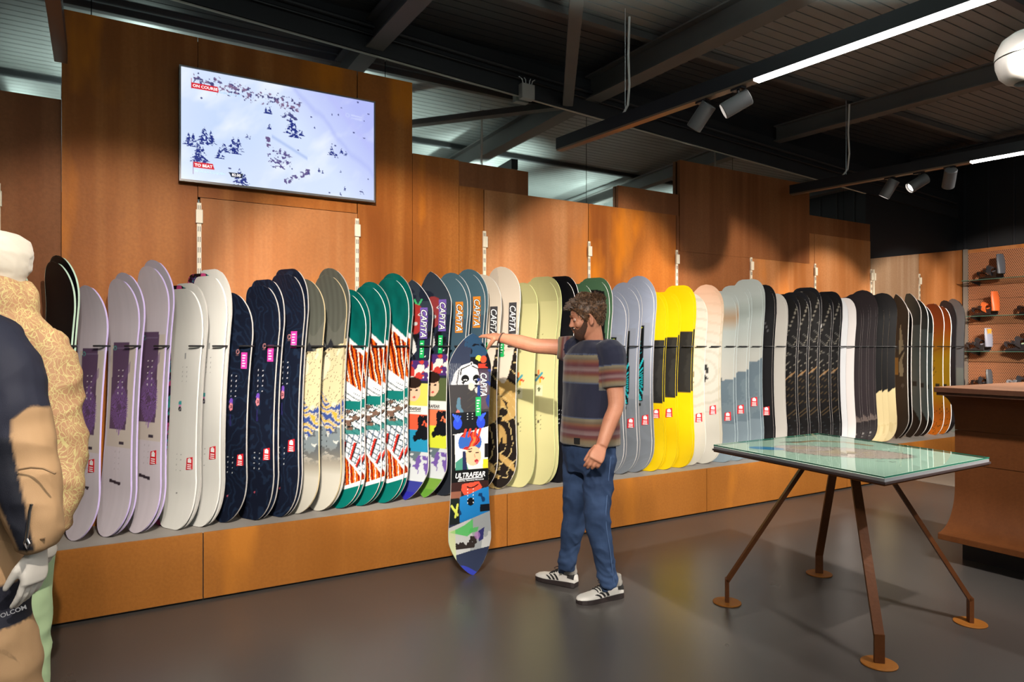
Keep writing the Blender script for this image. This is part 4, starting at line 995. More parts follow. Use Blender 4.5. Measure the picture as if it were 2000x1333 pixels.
for lab, x, y, stl, ed, tp in (
    ('first black snowboard with pale diamond, turned edge on', 1772, 575, st_dart, 'grey', 'point'),
    ('second black snowboard with pale diamond, almost hidden', 1779, 587, st_dart, 'grey', 'point'),
    ('largest sage green snowboard turned edge on', 1796, 574, st_sage, 'grey', 'kite'),
    ('middle sage green snowboard turned edge on', 1810, 585, st_sage, 'white', 'round'),
    ('smallest sage green snowboard turned edge on', 1820, 595, st_sage, 'white', 'round'),
    ('orange and yellow snowboard with black scribbles, left one', 1841, 594, st_flame, 'white', 'blunt'),
    ('orange and yellow snowboard with black scribbles, right one', 1855, 599, st_flame, 'white', 'blunt'),
    ('dark grey snowboard with pale arrows beside the orange pair', 1866, 587, st_arrow, 'steel', 'round'),
    ('light grey snowboard last in the row, partly behind the shelves', 1882, 584, st_steel, 'steel', 'round')):
    R_(lab, x, y, stl, edge=ed, tip=tp, B=True, grp=g2)

# ------------------------------------------------------------------ rack with hooks
rk = thing('board_rack', 'wall mounted rack with a long bar and black hooks holding the snowboards', 'rack', (0, WY, 1.41))
MB().box((-1.6, WY-.045, 1.392), (EX-.1, WY-.020, 1.428)).build('bar', mat('grey rack bar', (.28, .27, .26), .4, metal=.5), rk)
for x in RAILX[1:]:
    MB().box((x-.012, WY-.05, 1.36), (x+.012, WY-.012, 1.44)).build('bracket', mat('grey rack bar', (.28, .27, .26)), rk)
HK = mat('black rubber coated hook', (.02, .02, .022), .32)
for base, a, n in HOOKS:
    c = base.copy(); c.z = 1.42
    f = c + a*(HW+.011)                 # just beyond the front edge
    b_ = f - n*.030
    back = b_ - a*((WY-.045-b_.y)/(-a.y))
    pts = [back, b_+a*-.01, f-n*.018, f-n*.004+a*.004, f+n*.010+a*.002, f+n*.018-a*.012, f+n*.020-a*.075]
    MB().tube(pts, .0052, 8).build('hook', HK, rk, sm=40)

# ------------------------------------------------------------------ screen
sx0, sx1 = pxs(353.6, WY-.07), pxs(730.6, WY-.07)
zt_ = ony(353.6, 128, WY-.07).z; zb_ = ony(353.6, 348, WY-.07).z
zt2 = ony(730.6, 201.3, WY-.07).z; zb2 = ony(730.6, 392.4, WY-.07).z
zt_ = (zt_+zt2)/2; zb_ = (zb_+zb2)/2
tv = thing('television', 'large wall mounted flat screen showing a snowy mountain freeride run', 'television', ((sx0+sx1)/2, WY-.07, zb_))
bz = mat('silver black bezel', (.16, .15, .15), .35, metal=.5)
MB().box((sx0-.010, WY-.062, zb_-.014), (sx1+.008, WY-.012, zt_+.008)).build('housing', BLACK, tv)
for lo, hi in (((sx0-.010, WY-.072, zb_-.014), (sx1+.008, WY-.060, zb_)), ((sx0-.010, WY-.072, zt_), (sx1+.008, WY-.060, zt_+.008)), ((sx0-.010, WY-.072, zb_), (sx0, WY-.060, zt_)), ((sx1, WY-.072, zb_), (sx1+.008, WY-.060, zt_))):
    MB().box(lo, hi).build('bezel', bz, tv)
MB().box((.5, WY-.012, (zb_+zt_)/2-.1), (1.2, WY-.0005, (zb_+zt_)/2+.1)).build('wall_mount', BLACK, tv)
nu, nv = 380, 214
u, v = np.meshgrid(np.linspace(0, 16, nu), np.linspace(0, 9, nv))
p = Paint(u, v, (214, 228, 255))
p.put(np.clip(.9-np.hypot(u-3.5, v-4)/5, 0, 1), (196, 216, 250)); p.put(np.clip((u-9)/7-(v-3)/9, 0, 1), (170, 176, 246), .8); p.put(np.clip(fbm(u*.5+v*.3, v*.4, 3)-.5, 0, 1)*2.5, (240, 246, 255)); p.put(np.clip(1-np.abs(v-1.1-(u-9.5)*.95+.9*fbm(u*.8, v*.3, 3))/.5, 0, 1)*(u > 8), (176, 186, 246), .6)
p.put(np.clip(1-np.abs(v-.2-(u-12)*1.1)/.7, 0, 1)*(u > 11.5), (186, 190, 250), .6); p.put(np.clip(1-np.abs((v-4.6)-(u-7.2)*.5)/.25, 0, 1)*(u > 7)*(u < 10), (164, 186, 236), .7)
rk_ = fbm(u*5.0, v*6.4, 12, 4)
def rocks(m, th, c): p.put(m*rk_ > th, c)
top_ = np.clip(1.15-np.abs(v-.7-(.10*u))/1.6, 0, 1)*(u < 9.6)*(u > .9)
rocks(top_, .545, (70, 66, 120)); rocks(top_*(fbm(u*3, v*3, 2) > .5), .54, (128, 104, 140))
rocks(np.clip(1.3-np.hypot((u-8.4)/1.4, (v-2.6)/.7), 0, 1), .53, (72, 74, 130))
rocks(np.clip(1.3-np.hypot((u-7.7)/1.6, (v-6.3)/1.5), 0, 1), .50, (92, 82, 140)); rocks(np.clip(1.3-np.hypot((u-6.7)/.45, (v-5.0)/.9), 0, 1), .49, (104, 84, 134)); rocks(np.clip(1.3-np.abs((v-7.6)+(u-9.2)*.6)/.5, 0, 1)*(u > 8)*(u < 10.2), .49, (96, 84, 140))
tn_ = fbm(u*9, v*9, 21, 3); p0_ = p.c.copy()
def tree(x, y, h, c=(30, 44, 130)):
    for k in range(5):
        yy_ = y-h+h*k/5; w_ = h*.10*(k+1.2); p.poly([(x, yy_), (x+w_, yy_+h*.30), (x-w_, yy_+h*.30)], c)
    p.put((np.abs(u-x) < h*.7) & (v > y-h*1.05) & (v < y+h*.2) & (tn_ > .56), p0_)
r2 = np.random.RandomState(5)
for x, y, h in ((.55, 6.1, .9), (.9, 6.2, 1.0), (1.3, 7.4, 1.5), (1.6, 7.5, 1.3), (1.7, 5.9, 1.4), (2.2, 5.8, 1.0), (2.9, 6.9, .9), (3.2, 6.3, .8), (3.9, 6.3, 1.3), (4.3, 6.1, 1.1), (5.0, 5.0, .4), (5.3, 5.0, .35), (8.6, 3.9, 1.4), (8.9, 4.2, 1.2), (9.4, 4.0, .8), (4.4, 8.95, 1.4), (4.8, 8.9, 1.0), (6.5, 2.6, .5), (6.8, 2.6, .6), (6.8, 3.9, .5), (12.1, 5.3, .8), (12.5, 5.5, .5), (13.0, 5.1, .5), (13.4, 5.2, .4), (11.0, 7.0, .4), (11.3, 7.1, .3), (13.3, 8.4, .4), (12.9, 8.9, .35), (14.9, 8.5, .4), (12.9, 6.8, .25), (10.1, 7.4, .3), (10.6, 3.3, .25)):
    tree(x, y, h)
for k in range(60):
    x, y = r2.rand()*15.5+.2, r2.rand()*8.6+.2
    if y < 2.2 or r2.rand() < .3: p.ell(x, y, .05+.08*r2.rand(), .04+.05*r2.rand(), (80, 84, 140))
p.ring(13.55, 1.55, .16, .04, (196, 206, 250)); p.put((u > 13.85) & (u < 14.9) & (v > 1.4+.1*(u-13.85)) & (v < 1.78+.1*(u-13.85)) & (np.sin(v*22) > -.2), (200, 208, 252))
p.poly([(.78, 1.12), (2.72, 1.12), (2.85, 1.60), (.78, 1.60)], (214, 20, 44)); p.rect(.74, .80, .8, 1.62, (190, 20, 60)); p.poly([(.9, 7.52), (2.35, 7.52), (2.5, 7.98), (.9, 7.98)], (214, 20, 44)); p.rect(.86, .92, 7.5, 8.5, (140, 80, 140)); p.poly([(3.55, 8.0), (4.7, 8.0), (4.6, 8.38), (3.75, 8.38)], (24, 34, 60))
lin = s2l(np.clip(p.c, 0, 255))
pts = np.stack([sx0+u/16*(sx1-sx0), np.full_like(u, WY-.064), zt_-v/9*(zt_-zb_)], -1)
me = grid_mesh('screen', pts-np.array(tv.location), lin)
if me.polygons[0].normal.y > 0: me.flip_normals()
sm = D.materials.new('lit screen'); sm.use_nodes = True; nt = sm.node_tree; bs = nt.nodes['Principled BSDF']
va = nt.nodes.new('ShaderNodeVertexColor'); va.layer_name = 'Col'; nt.links.new(va.outputs[0], bs.inputs['Emission Color']); bs.inputs['Emission Strength'].default_value = .74
bs.inputs['Base Color'].default_value = (.01, .01, .01, 1); bs.inputs['Roughness'].default_value = .3
link('screen', me, sm, tv)
def tvtext(s_, u_, v_, sz, col, es=.75):
    m_ = mat('screen text %s' % col[3], col[:3], .5, emit=col[:3], es=es)
    lettering('screen_text', s_, sz, (sx0+u_/16*(sx1-sx0), WY-.0655, zt_-v_/9*(zt_-zb_)), (1, 0, 0), (0, 0, 1), m_, tv, 1.05, 0, .0006)
tvtext('ON COURSE', 1.78, 1.37, .0235, (1, .95, .95, 'white')); tvtext('FINN BILOUS', 3.62, 1.55, .021, (.45, .62, .85, 'blue'))
tvtext('TO BEAT', 1.66, 7.76, .0235, (1, .95, .95, 'white')); tvtext('MARCUS GOGUEN', 2.15, 8.22, .0195, (.45, .62, .85, 'blue')); tvtext('82.00', 4.15, 8.2, .022, (1, .95, .95, 'white'))
# ================================================================== TABLE
TZ = .864
tc4 = [onz(1394, 868.5, TZ), onz(1727.7, 931.2, TZ), onz(1932, 893, TZ), onz(1599, 846, TZ)]
ctr = sum(tc4, Vector())/4
tb = thing('display_table', 'display table with glass over an artwork top and four splayed rusty legs', 'table', (ctr.x, ctr.y, 0))
def slab(grow, z0, z1):
    ps = [ctr+(p-ctr)*grow for p in tc4]
    return MB().prism([(p.x, p.y, z0) for p in ps], (0, 0, 1), 0, z1-z0)
glm = D.materials.new('clear table glass'); glm.use_nodes = True; nt = glm.node_tree
for nd in list(nt.nodes):
    if nd.type != 'OUTPUT_MATERIAL': nt.nodes.remove(nd)
o_ = nt.nodes['Material Output']; fr_ = nt.nodes.new('ShaderNodeFresnel'); fr_.inputs[0].default_value = 1.62
tr_ = nt.nodes.new('ShaderNodeBsdfTransparent'); tr_.inputs[0].default_value = (.93, .975, .95, 1); gl_ = nt.nodes.new('ShaderNodeBsdfGlossy'); gl_.inputs['Roughness'].default_value = .012
mx_ = nt.nodes.new('ShaderNodeMixShader'); gm_ = nt.nodes.new('ShaderNodeNewGeometry'); sb_ = nt.nodes.new('ShaderNodeMath'); sb_.operation = 'SUBTRACT'; sb_.inputs[0].default_value = 1; ml_ = nt.nodes.new('ShaderNodeMath'); ml_.operation = 'MULTIPLY'; nt.links.new(gm_.outputs['Backfacing'], sb_.inputs[1]); nt.links.new(sb_.outputs[0], ml_.inputs[0]); nt.links.new(fr_.outputs[0], ml_.inputs[1]); nt.links.new(ml_.outputs[0], mx_.inputs[0]); nt.links.new(tr_.outputs[0], mx_.inputs[1]); nt.links.new(gl_.outputs[0], mx_.inputs[2]); nt.links.new(mx_.outputs[0], o_.inputs[0])
slab(1.0, TZ-.0085, TZ).build('glass_pane', glm, tb)
eg = mat('green glass edge', C3(40, 110, 92), .15)
ps = [ctr+(p-ctr)*1.0005 for p in tc4]
for i in range(4):
    p, q = ps[i], ps[(i+1) % 4]
    MB().bar((p.x, p.y, TZ-.0045), (q.x, q.y, TZ-.0045), .0012, .006).build('glass_edge', eg, tb)
slab(1.0, TZ-.024, TZ-.011).build('top_board', mat('pale board edge', C3(176, 182, 188), .3, metal=.4), tb)
slab(1.012, TZ-.034, TZ-.024).build('frame', mat('dark frame steel', C3(96, 84, 84), .35, metal=.5), tb)
slab(1.0, TZ-.042, TZ-.034).build('under_frame', RUST_K, tb)
# artwork on the board: vertex painted
nu = 190
uu, vv = np.meshgrid(np.linspace(0, 1, nu), np.linspace(0, 1, nu))
c4 = [np.array(p) for p in tc4]
pts = (c4[0]*((1-uu)*(1-vv))[..., None] + c4[1]*(uu*(1-vv))[..., None] + c4[2]*(uu*vv)[..., None] + c4[3]*((1-uu)*vv)[..., None])
# express in image-like axes of the table: s along the long front edge, t towards the wall
p = Paint(uu, vv, (168, 188, 178))
r_ = fbm(uu*14, vv*14, 3, 4)
def fur(cu, cv, ru, rv, rot, c1, c2):
    du = uu-cu; dv = vv-cv; c_, s_ = math.cos(rot), math.sin(rot); a_ = du*c_+dv*s_; b_ = -du*s_+dv*c_
    ang = np.arctan2(b_/rv, a_/ru); d = np.hypot(a_/ru, b_/rv)+.05*np.sin(ang*46)*(r_+.3)
    p.put(d < 1, c1); p.put((d < .97) & (np.sin(ang*90+d*14) > .35), c2); p.put((d < .5) & (r_ > .5), (196, 168, 140), .7); p.put(np.abs(d-1) < .022, (70, 60, 66))
fur(.50, .50, .34, .17, .72, (170, 138, 136), (208, 186, 180)); fur(.30, .42, .16, .10, .9, (176, 146, 150), (214, 190, 190))
p.line([(.14, .55), (.16, .72), (.28, .84), (.44, .86)], .02, (168, 128, 92)); p.line([(.10, .48), (.14, .62)], .012, (70, 60, 56))
p.ell(.20, .22, .055, .10, (48, 130, 186), rot=-.78); p.line([(.74, .40), (.77, .42)], .004, (60, 50, 50)); p.line([(.78, .45), (.80, .44), (.80, .47)], .004, (60, 50, 50))
pts[..., 2] = TZ-.0105
me = grid_mesh('artwork', pts-np.array(tb.location), s2l(np.clip(p.c, 0, 255))*.9)
if me.polygons[0].normal.z < 0: me.flip_normals()
link('artwork', me, mat('printed artwork', (.5, .5, .5), .5, vc=True), tb)
feet = [onz(1420, 1178, 0), onz(1717, 1298, 0), onz(1895, 1218, 0), onz(1600, 1122, 0)]
fc = sum(feet, Vector())/4
for f in feet:
    top = fc+(f-fc)*.28; top.z = TZ-.04; bend = Vector((f.x, f.y, .125))
    leg = MB().bar(bend+Vector((0, 0, -.004)), top, .042, .020).bar((f.x, f.y, .004), (f.x, f.y, .135), .042, .020, up=(f-fc)).build('leg', RUST_K, tb)
    MB().lathe([(0, 0), (.074, 0), (.076, .002), (.076, .005), (.073, .007), (0, .007)], f, (0, 0, 1), 36).build('foot_plate', RUST_P, leg, sm=30)
MB().box((fc.x-.2, fc.y-.2, TZ-.052), (fc.x+.2, fc.y+.2, TZ-.042)).build('mount_plate', RUST_K, tb)

# ================================================================== COUNTER
ct = thing('shop_counter', 'curved rusted steel counter with a dark overhanging top', 'counter', (5.0, 2.42, 0))
y0, y1 = .3, 2.42
def arcp(cx, cz, r, a0, a1, n=10): return [(cx+r*math.cos(math.radians(a0+(a1-a0)*i/n)), cz+r*math.sin(math.radians(a0+(a1-a0)*i/n))) for i in range(n+1)]
up_ = [(4.705, 1.10)] + arcp(4.704, .90, .20, 90, 0)[0:]
def sheet(name, prof, m, th=.006):
    n = len(prof); vs = [(x, y0, z) for x, z in prof]+[(x, y1, z) for x, z in prof]
    vs += [(x+th, y0, z) for x, z in prof]+[(x+th, y1, z) for x, z in prof]
    fs = [(i, i+1, n+i+1, n+i) for i in range(n-1)]+[(2*n+i, 3*n+i, 3*n+i+1, 2*n+i+1) for i in range(n-1)]
    fs += [(n+i, n+i+1, 3*n+i+1, 3*n+i) for i in range(n-1)]+[(0, n, 3*n, 2*n), (n-1, 3*n-1, 4*n-1, 2*n-1)]
    return MB().add(vs, fs).build(name, m, ct, sm=35)
sheet('upper_cove', up_+[(4.904, .86)], RUST_K)
sheet('middle_panel', [(4.904, .858), (4.904, .637)], RUST_K)
low = [(4.904, .633), (4.904, .48)] + [(4.904-.214*(1-math.cos(math.radians(a))), .48-.285*math.sin(math.radians(a))) for a in range(8, 91, 8)] + [(4.692, .193)]
sheet('lower_cove', low, RUST_K)
MB().box((4.690, y0, .155), (5.9, y1, .192)).build('foot_shelf', RUST_K, ct, bevel=.003)
MB().box((4.92, y0, 0), (5.7, y1-.04, .155)).build('kick_box', BLACK, ct)
MB().box((4.915, y0, .19), (5.7, y1-.01, 1.10)).build('carcass', RUST_K, ct)
dk = rust('dark counter top edge', C3(72, 46, 34), C3(62, 38, 28), C3(82, 54, 40), .5, .4)
MB().box((4.672, y0, 1.118), (5.95, y1+.015, 1.150)).build('top_slab', dk, ct, bevel=.003)
MB().box((4.685, y0, 1.098), (5.94, y1+.006, 1.117)).build('top_rim', dk, ct, bevel=.002)
MB().box((4.674, y0, 1.1502), (5.948, y1+.012, 1.153)).build('top_surface', rust('brown counter top surface', C3(158, 116, 92), C3(146, 104, 80), C3(170, 126, 102), .4, .5), ct)

# ================================================================== SHELVES AND BINDINGS
GE = mat('green shelf glass edge', C3(70, 110, 96), .15)
zs = [2.25, 1.80, 1.362, .905]
SH = []
for i, z in enumerate(zs):
    s_ = thing('glass_shelf', ['topmost', 'second', 'third', 'lowest'][i]+' glass shelf on the perforated panel carrying bindings', 'shelf', (EX-.14, 4.0, z))
    MB().box((EX-.27, 1.6, z-.008), (EX-.012, 4.50, z)).build('glass_pane', glm, s_)
    MB().box((EX-.272, 1.6, z-.008), (EX-.27, 4.50, z)).build('front_edge', GE, s_); MB().box((EX-.272, 4.50, z-.008), (EX-.012, 4.502, z)).build('end_edge', GE, s_)
    for y in (4.42, 3.5, 2.5):
        MB().prism([(EX, y-.008, z-.01), (EX-.22, y-.008, z-.01), (EX-.22, y-.008, z-.022), (EX, y-.008, z-.06)], (0, 1, 0), 0, .012).build('bracket', BLACK, s_)
def binding(label, y, z, c1, c2, c3, sc=1.0, x=EX-.14, top=None):
    t = thing('snowboard_binding', label, 'binding', (x, y, z), 'snowboard bindings on the glass shelves')
    M1 = mat('plastic %d %d %d' % c1, C3(*c1), .35); M2_ = mat('plastic %d %d %d' % c2, C3(*c2), .4); M3 = mat('plastic %d %d %d' % c3, C3(*c3), .35)
    th_b = math.radians(-24); cb, sb = math.cos(th_b), math.sin(th_b); BX = (cb, sb, 0)
    def q(a, b, c): return Vector((x+(b*cb-a*sb)*sc, y+(a*cb+b*sb)*sc, z+c*sc))   # a forward(toe, +y), b across (x), c up
    # base plate with raised sides
    m = MB()
    prof = [(-.13, .0), (-.10, .0), (.0, .0), (.13, .0), (.16, .006), (.165, .012), (.13, .016), (.0, .016), (-.10, .016), (-.13, .014)]
    m.prism([q(a, -.045, c) for a, c in prof], BX, 0, .09*sc)
    m.build('base_plate', M1, t, bevel=.002)
    for s in (-1, 1):
        side = [(-.15, .012), (.12, .012), (.10, .03), (.02, .038), (-.05, .06), (-.10, .095), (-.15, .105), (-.165, .08), (-.145, .045)]
        m = MB().prism([q(a, s*.050-.004, c) for a, c in side], BX, 0, .008*sc); m.build('side_rail', M1, t, bevel=.0015)
    # heel hoop
    m = MB(); m.tube([q(-.10, -.052, .085), q(-.145, -.045, .092), q(-.172, -.02, .095), q(-.176, 0, .095), q(-.172, .02, .095), q(-.145, .045, .092), q(-.10, .052, .085)], (.010*sc), 8); m.build('heel_hoop', M2_, t, sm=50)
    # highback: curved shell
    rows = []
    for i in range(9):
        f = i/8; c = .055+.235*f; wd = (.050+.006*math.sin(f*3))*(1-.30*max(0, f-.75)*4*.5); ax = -.165-.012*f+.03*f*f
        for off in (0,):
            rows.append([q(ax-.030*math.cos(g_)*(1-.4*f)+.0, wd*math.sin(g_), c) for g_ in [(-1.45+2.9*k/10) for k in range(11)]] + [q(ax-.030*math.cos(g_)*(1-.4*f)+.011, wd*.9*math.sin(g_), c) for g_ in [(1.45-2.9*k/10) for k in range(11)]])
    hb = MB().rings(rows).build('highback', M2_, t, sm=50)
    if top:
        MB().prism([q(-.190, -.025, .19), q(-.190, .025, .19), q(-.188, .028, .28), q(-.188, -.028, .28)], (-sb, cb, 0), .010, .018).build('highback_pad', mat('plastic %d %d %d' % top, C3(*top), .4), hb)
    # ankle strap and toe strap arch over
    def strap(name, a0, a1, h, wd, m_, th=.010):
        rings = []
        for k in range(13):
            g_ = PI*k/12; b_ = -.056*math.cos(g_); c = .05+h*math.sin(g_)**.8; a = a0+(a1-a0)*math.sin(g_)
            nrm = Vector((-math.cos(g_)*.8, 0, math.sin(g_)+.1)).normalized()*th*sc
            p_ = q(a, b_, c); e_ = Vector((-sb*wd*sc, cb*wd*sc, wd*.45*sc))
            rings.append([p_-e_, p_+e_, p_+e_+nrm, p_-e_+nrm])
        return MB().rings(rings).build(name, m_, t, bevel=.0015)
    strap('ankle_strap', -.06, -.02, .095, .034, M3, .016)
    strap('toe_strap', .10, .14, .045, .022, M1, .012)
    r = MB().bar(q(-.03, -.068, .098), q(.015, -.068, .105), .022*sc, .040*sc).build('ratchet', M1, t, bevel=.003)
    MB().bar(q(.0, -.07, .11), q(.05, -.075, .135), .016*sc, .006*sc).build('lever', CHROME, r)
    return t
K = (26, 26, 28)
binding('grey and black binding alone on the topmost glass shelf', 4.24, zs[0], K, (86, 88, 96), (60, 60, 64), 1.02)
binding('orange and black binding on the second glass shelf', 4.30, zs[1], (40, 38, 40), (232, 106, 48), (236, 116, 60), 1.02)
binding('grey binding with sunset printed highback on the third shelf', 4.37, zs[2], (60, 58, 60), (150, 150, 166), (48, 48, 52), .98, top=(236, 160, 60))
binding('dark grey binding on the lowest shelf just above the counter', 4.34, zs[3], K, (78, 78, 82), (52, 52, 56), .80)
binding('black binding cut by the photo edge on the second shelf', 3.80, zs[1], K, (206, 120, 90), (52, 52, 56), 1.0)
binding('black binding with yellow lever on the third shelf, right one', 3.93, zs[2], (56, 54, 58), (200, 226, 190), (64, 62, 66), 1.05, top=(220, 226, 60))
binding('black and white binding on the lowest shelf by the photo edge', 3.92, zs[3], (150, 150, 156), (190, 190, 196), (58, 60, 66), .95)
binding('black binding just behind the last grey snowboard, lowest shelf', 4.57, zs[3], K, (30, 30, 32), K, .38, x=EX-.17)

# ================================================================== HELD BOARD
hb_ = onz(918, 1119, 0)
th_ = math.radians(24)
ha = P(math.cos(th_), math.sin(th_), 0); hn = P(math.sin(th_), -math.cos(th_), 0)
Yh = CH*FC/(1119-678.)
Lh = (1119-652)*Yh/FC
make_board('collage snowboard with white painted face standing on the floor, held by the man', None, hb_, ha, hn, Lh, st_held, 0, 'point', 'white', res=(100, 520),
           tags=(('held_logo', .088, .33), ('green', .055, .475), ('held_title', 0, 0)), name='snowboard', widescale=.97)
# ================================================================== THE MAN
def PX(x, y, Y): return px(x, y, Y)
Ym = 3.80
def camv(X, Y, z=0): return Vector((X*CY+Y*SY, -X*SY+Y*CY, z))
man = thing('person', 'bearded man in striped navy t-shirt and jeans holding a snowboard by its nose', 'person', tuple(PX(1150, 1160, Ym).xy)+(0,))
ang = math.radians(33)
FW = camv(-math.cos(ang), -math.sin(ang)); LF = camv(math.sin(ang), -math.cos(ang)); UPV = Vector((0, 0, 1))
def ell_ring(c, ax, ay, ra, rb, n=26, pw=2.3):
    out = []
    for j in range(n):
        t = 2*PI*j/n; ct, st = math.cos(t), math.sin(t)
        out.append(c + ax*(ra*math.copysign(abs(ct)**(2/pw), ct)) + ay*(rb*math.copysign(abs(st)**(2/pw), st)))
    return out
def smoothpts(pts, rs, k=4):
    """catmull-rom resample of a polyline with radii"""
    P_ = [Vector(p) for p in pts]; R = [np.array(r if isinstance(r, tuple) else (r, r), float) for r in rs]
    P_ = [P_[0]*2-P_[1]] + P_ + [P_[-1]*2-P_[-2]]; R = [R[0]] + R + [R[-1]]
    op, orr = [], []
    for i in range(1, len(P_)-2):
        for j in range(k):
            t = j/k; a, b, c, d = P_[i-1], P_[i], P_[i+1], P_[i+2]
            op.append(.5*((2*b)+(c-a)*t+(2*a-5*b+4*c-d)*t*t+(-a+3*b-3*c+d)*t**3))
            orr.append(tuple(R[i]*(1-t)+R[i+1]*t))
    op.append(P_[-2]); orr.append(tuple(R[-2]))
    return op, orr
def limb(mb, pts, rs, n=16, k=4):
    p_, r_ = smoothpts(pts, rs, k); mb.tube(p_, r_, n)
# --- joints, from the photograph
cx_ = lambda x, y, Y=Ym: PX(x, y, Y)
neck = cx_(1160, 664); chestc = cx_(1157, 722); waistc = cx_(1149, 795); hemc = cx_(1150, 866); pelv = cx_(1150, 884)
shR = cx_(1157, 683) - LF*.175; shL = cx_(1157, 690) + LF*.165
elR = PX(1046, 676, 3.97); wrR = PX(976, 660, 4.05)
elL = PX(1203, 792, 3.62); wrL = PX(1175, 872, 3.55)
BODY = MB()
SKIN = mat('fair skin', C3(188, 130, 102), .5, spec=.4, var=((14, 14, 14), C3(170, 104, 80), .5), bump=(220, .12))
# arms
limb(BODY, [shR, (shR+elR)/2+UPV*.004, elR, (elR*.55+wrR*.45)+UPV*.002, wrR], [(.052, .052), (.047, .047), (.043, .043), (.040, .043), (.025, .030)])
limb(BODY, [shL, (shL+elL)/2, elL, elL*.6+wrL*.4, wrL], [(.054, .054), (.049, .049), (.042, .042), (.044, .041), (.027, .031)])
# neck
hd_c = cx_(1148, 622, 3.78)       # centre of the head near the ear
limb(BODY, [chestc+UPV*.03, neck+UPV*-.02, hd_c-UPV*.03+camv(.02, 0)], [(.072, .080), (.055, .054), (.051, .052)])
# head frame
pit = math.radians(14); hy = math.radians(-4)
HF0 = camv(-math.cos(hy), -math.sin(hy)); HL = camv(math.sin(-hy)*-1*0+0, -1)
HL = camv(math.sin(hy), -math.cos(hy))
HF = (HF0*math.cos(pit) - UPV*math.sin(pit)).normalized(); HU = HL.cross(HF)*-1
if HU.z < 0: HU = -HU
HS = .94
sec = [(-.112, .072, -.030, .020), (-.100, .086, -.005, .036), (-.082, .091, .030, .048), (-.060, .090, .062, .056), (-.035, .091, .082, .063), (-.010, .086, .090, .069), (.012, .085, .096, .072), (.032, .093, .101, .074), (.060, .090, .104, .076), (.085, .078, .099, .071), (.105, .055, .080, .058), (.118, .025, .052, .036)]
def hsec(u):
    us = [s[0] for s in sec]
    return [float(np.interp(u, us, [s[k] for s in sec])) for k in (1, 2, 3)]
def hpt(u, th, off=0.0):     # th=0 front, +90 left side
    f, b_, w = hsec(u); c = math.cos(th); s = math.sin(th)
    cf = (f-b_*0)*1.0
    rx = f if c > 0 else b_
    x = rx*math.copysign(abs(c)**.86, c); y = w*math.copysign(abs(s)**.86, s)
    l = math.hypot(x, y)+1e-6
    return hd_c + (HF*(x+off*x/l) + HL*(y+off*y/l) + HU*u)*HS
hr = []
for i in range(22):
    u = -.112+.230*i/21
    hr.append([hpt(u, 2*PI*j/32) for j in range(32)])
BODY.rings(hr)
# nose, brow, lips, ear
BODY.rings([[hd_c+(HF*x+HL*y+HU*u)*HS for x, y, u in row] for row in (
    [(.080, -.009, .022), (.080, .009, .022), (.098, .004, .020), (.098, -.004, .020)],
    [(.080, -.012, .0), (.080, .012, .0), (.106, .006, .0), (.106, -.006, .0)],
    [(.080, -.016, -.018), (.080, .016, -.018), (.119, .009, -.018), (.119, -.009, -.018)],
    [(.080, -.015, -.030), (.080, .015, -.030), (.112, .009, -.030), (.112, -.009, -.030)])])
for s in (-1, 1):
    BODY.tube([hd_c+(HF*.082+HL*s*.045+HU*.030)*HS, hd_c+(HF*.093+HL*s*.022+HU*.033)*HS, hd_c+(HF*.092+HL*s*.008+HU*.028)*HS], .007, 8)
    BODY.ball(hd_c+(HF*.062+HL*s*.046+HU*-.022)*HS, (.022, .022, .022))
    # ear: curved rim
    ec = hd_c+(HF*-.006+HL*s*.074+HU*-.012)*HS
    er = []
    for k in range(13):
        t = -2.2+4.6*k/12
        er.append(ec+(HF*(-.014*math.cos(t*.75)-.002)+HL*s*(.010)+HU*(.030*math.sin(t*.72)))*HS)
    BODY.tube(er, .0052, 8); BODY.ball(ec-(HF*.004)*HS-HU*.004, (.012, .012, .024)); BODY.ball(ec-HU*.026+HL*s*.003, (.008, .008, .010))
BODY.tube([hd_c+(HF*.093+HL*-.016+HU*-.055)*HS, hd_c+(HF*.101+HL*0+HU*-.052)*HS, hd_c+(HF*.093+HL*.016+HU*-.055)*HS], .006, 8)
BODY.tube([hd_c+(HF*.091+HL*-.014+HU*-.066)*HS, hd_c+(HF*.098+HL*0+HU*-.065)*HS, hd_c+(HF*.091+HL*.014+HU*-.066)*HS], .0065, 8)
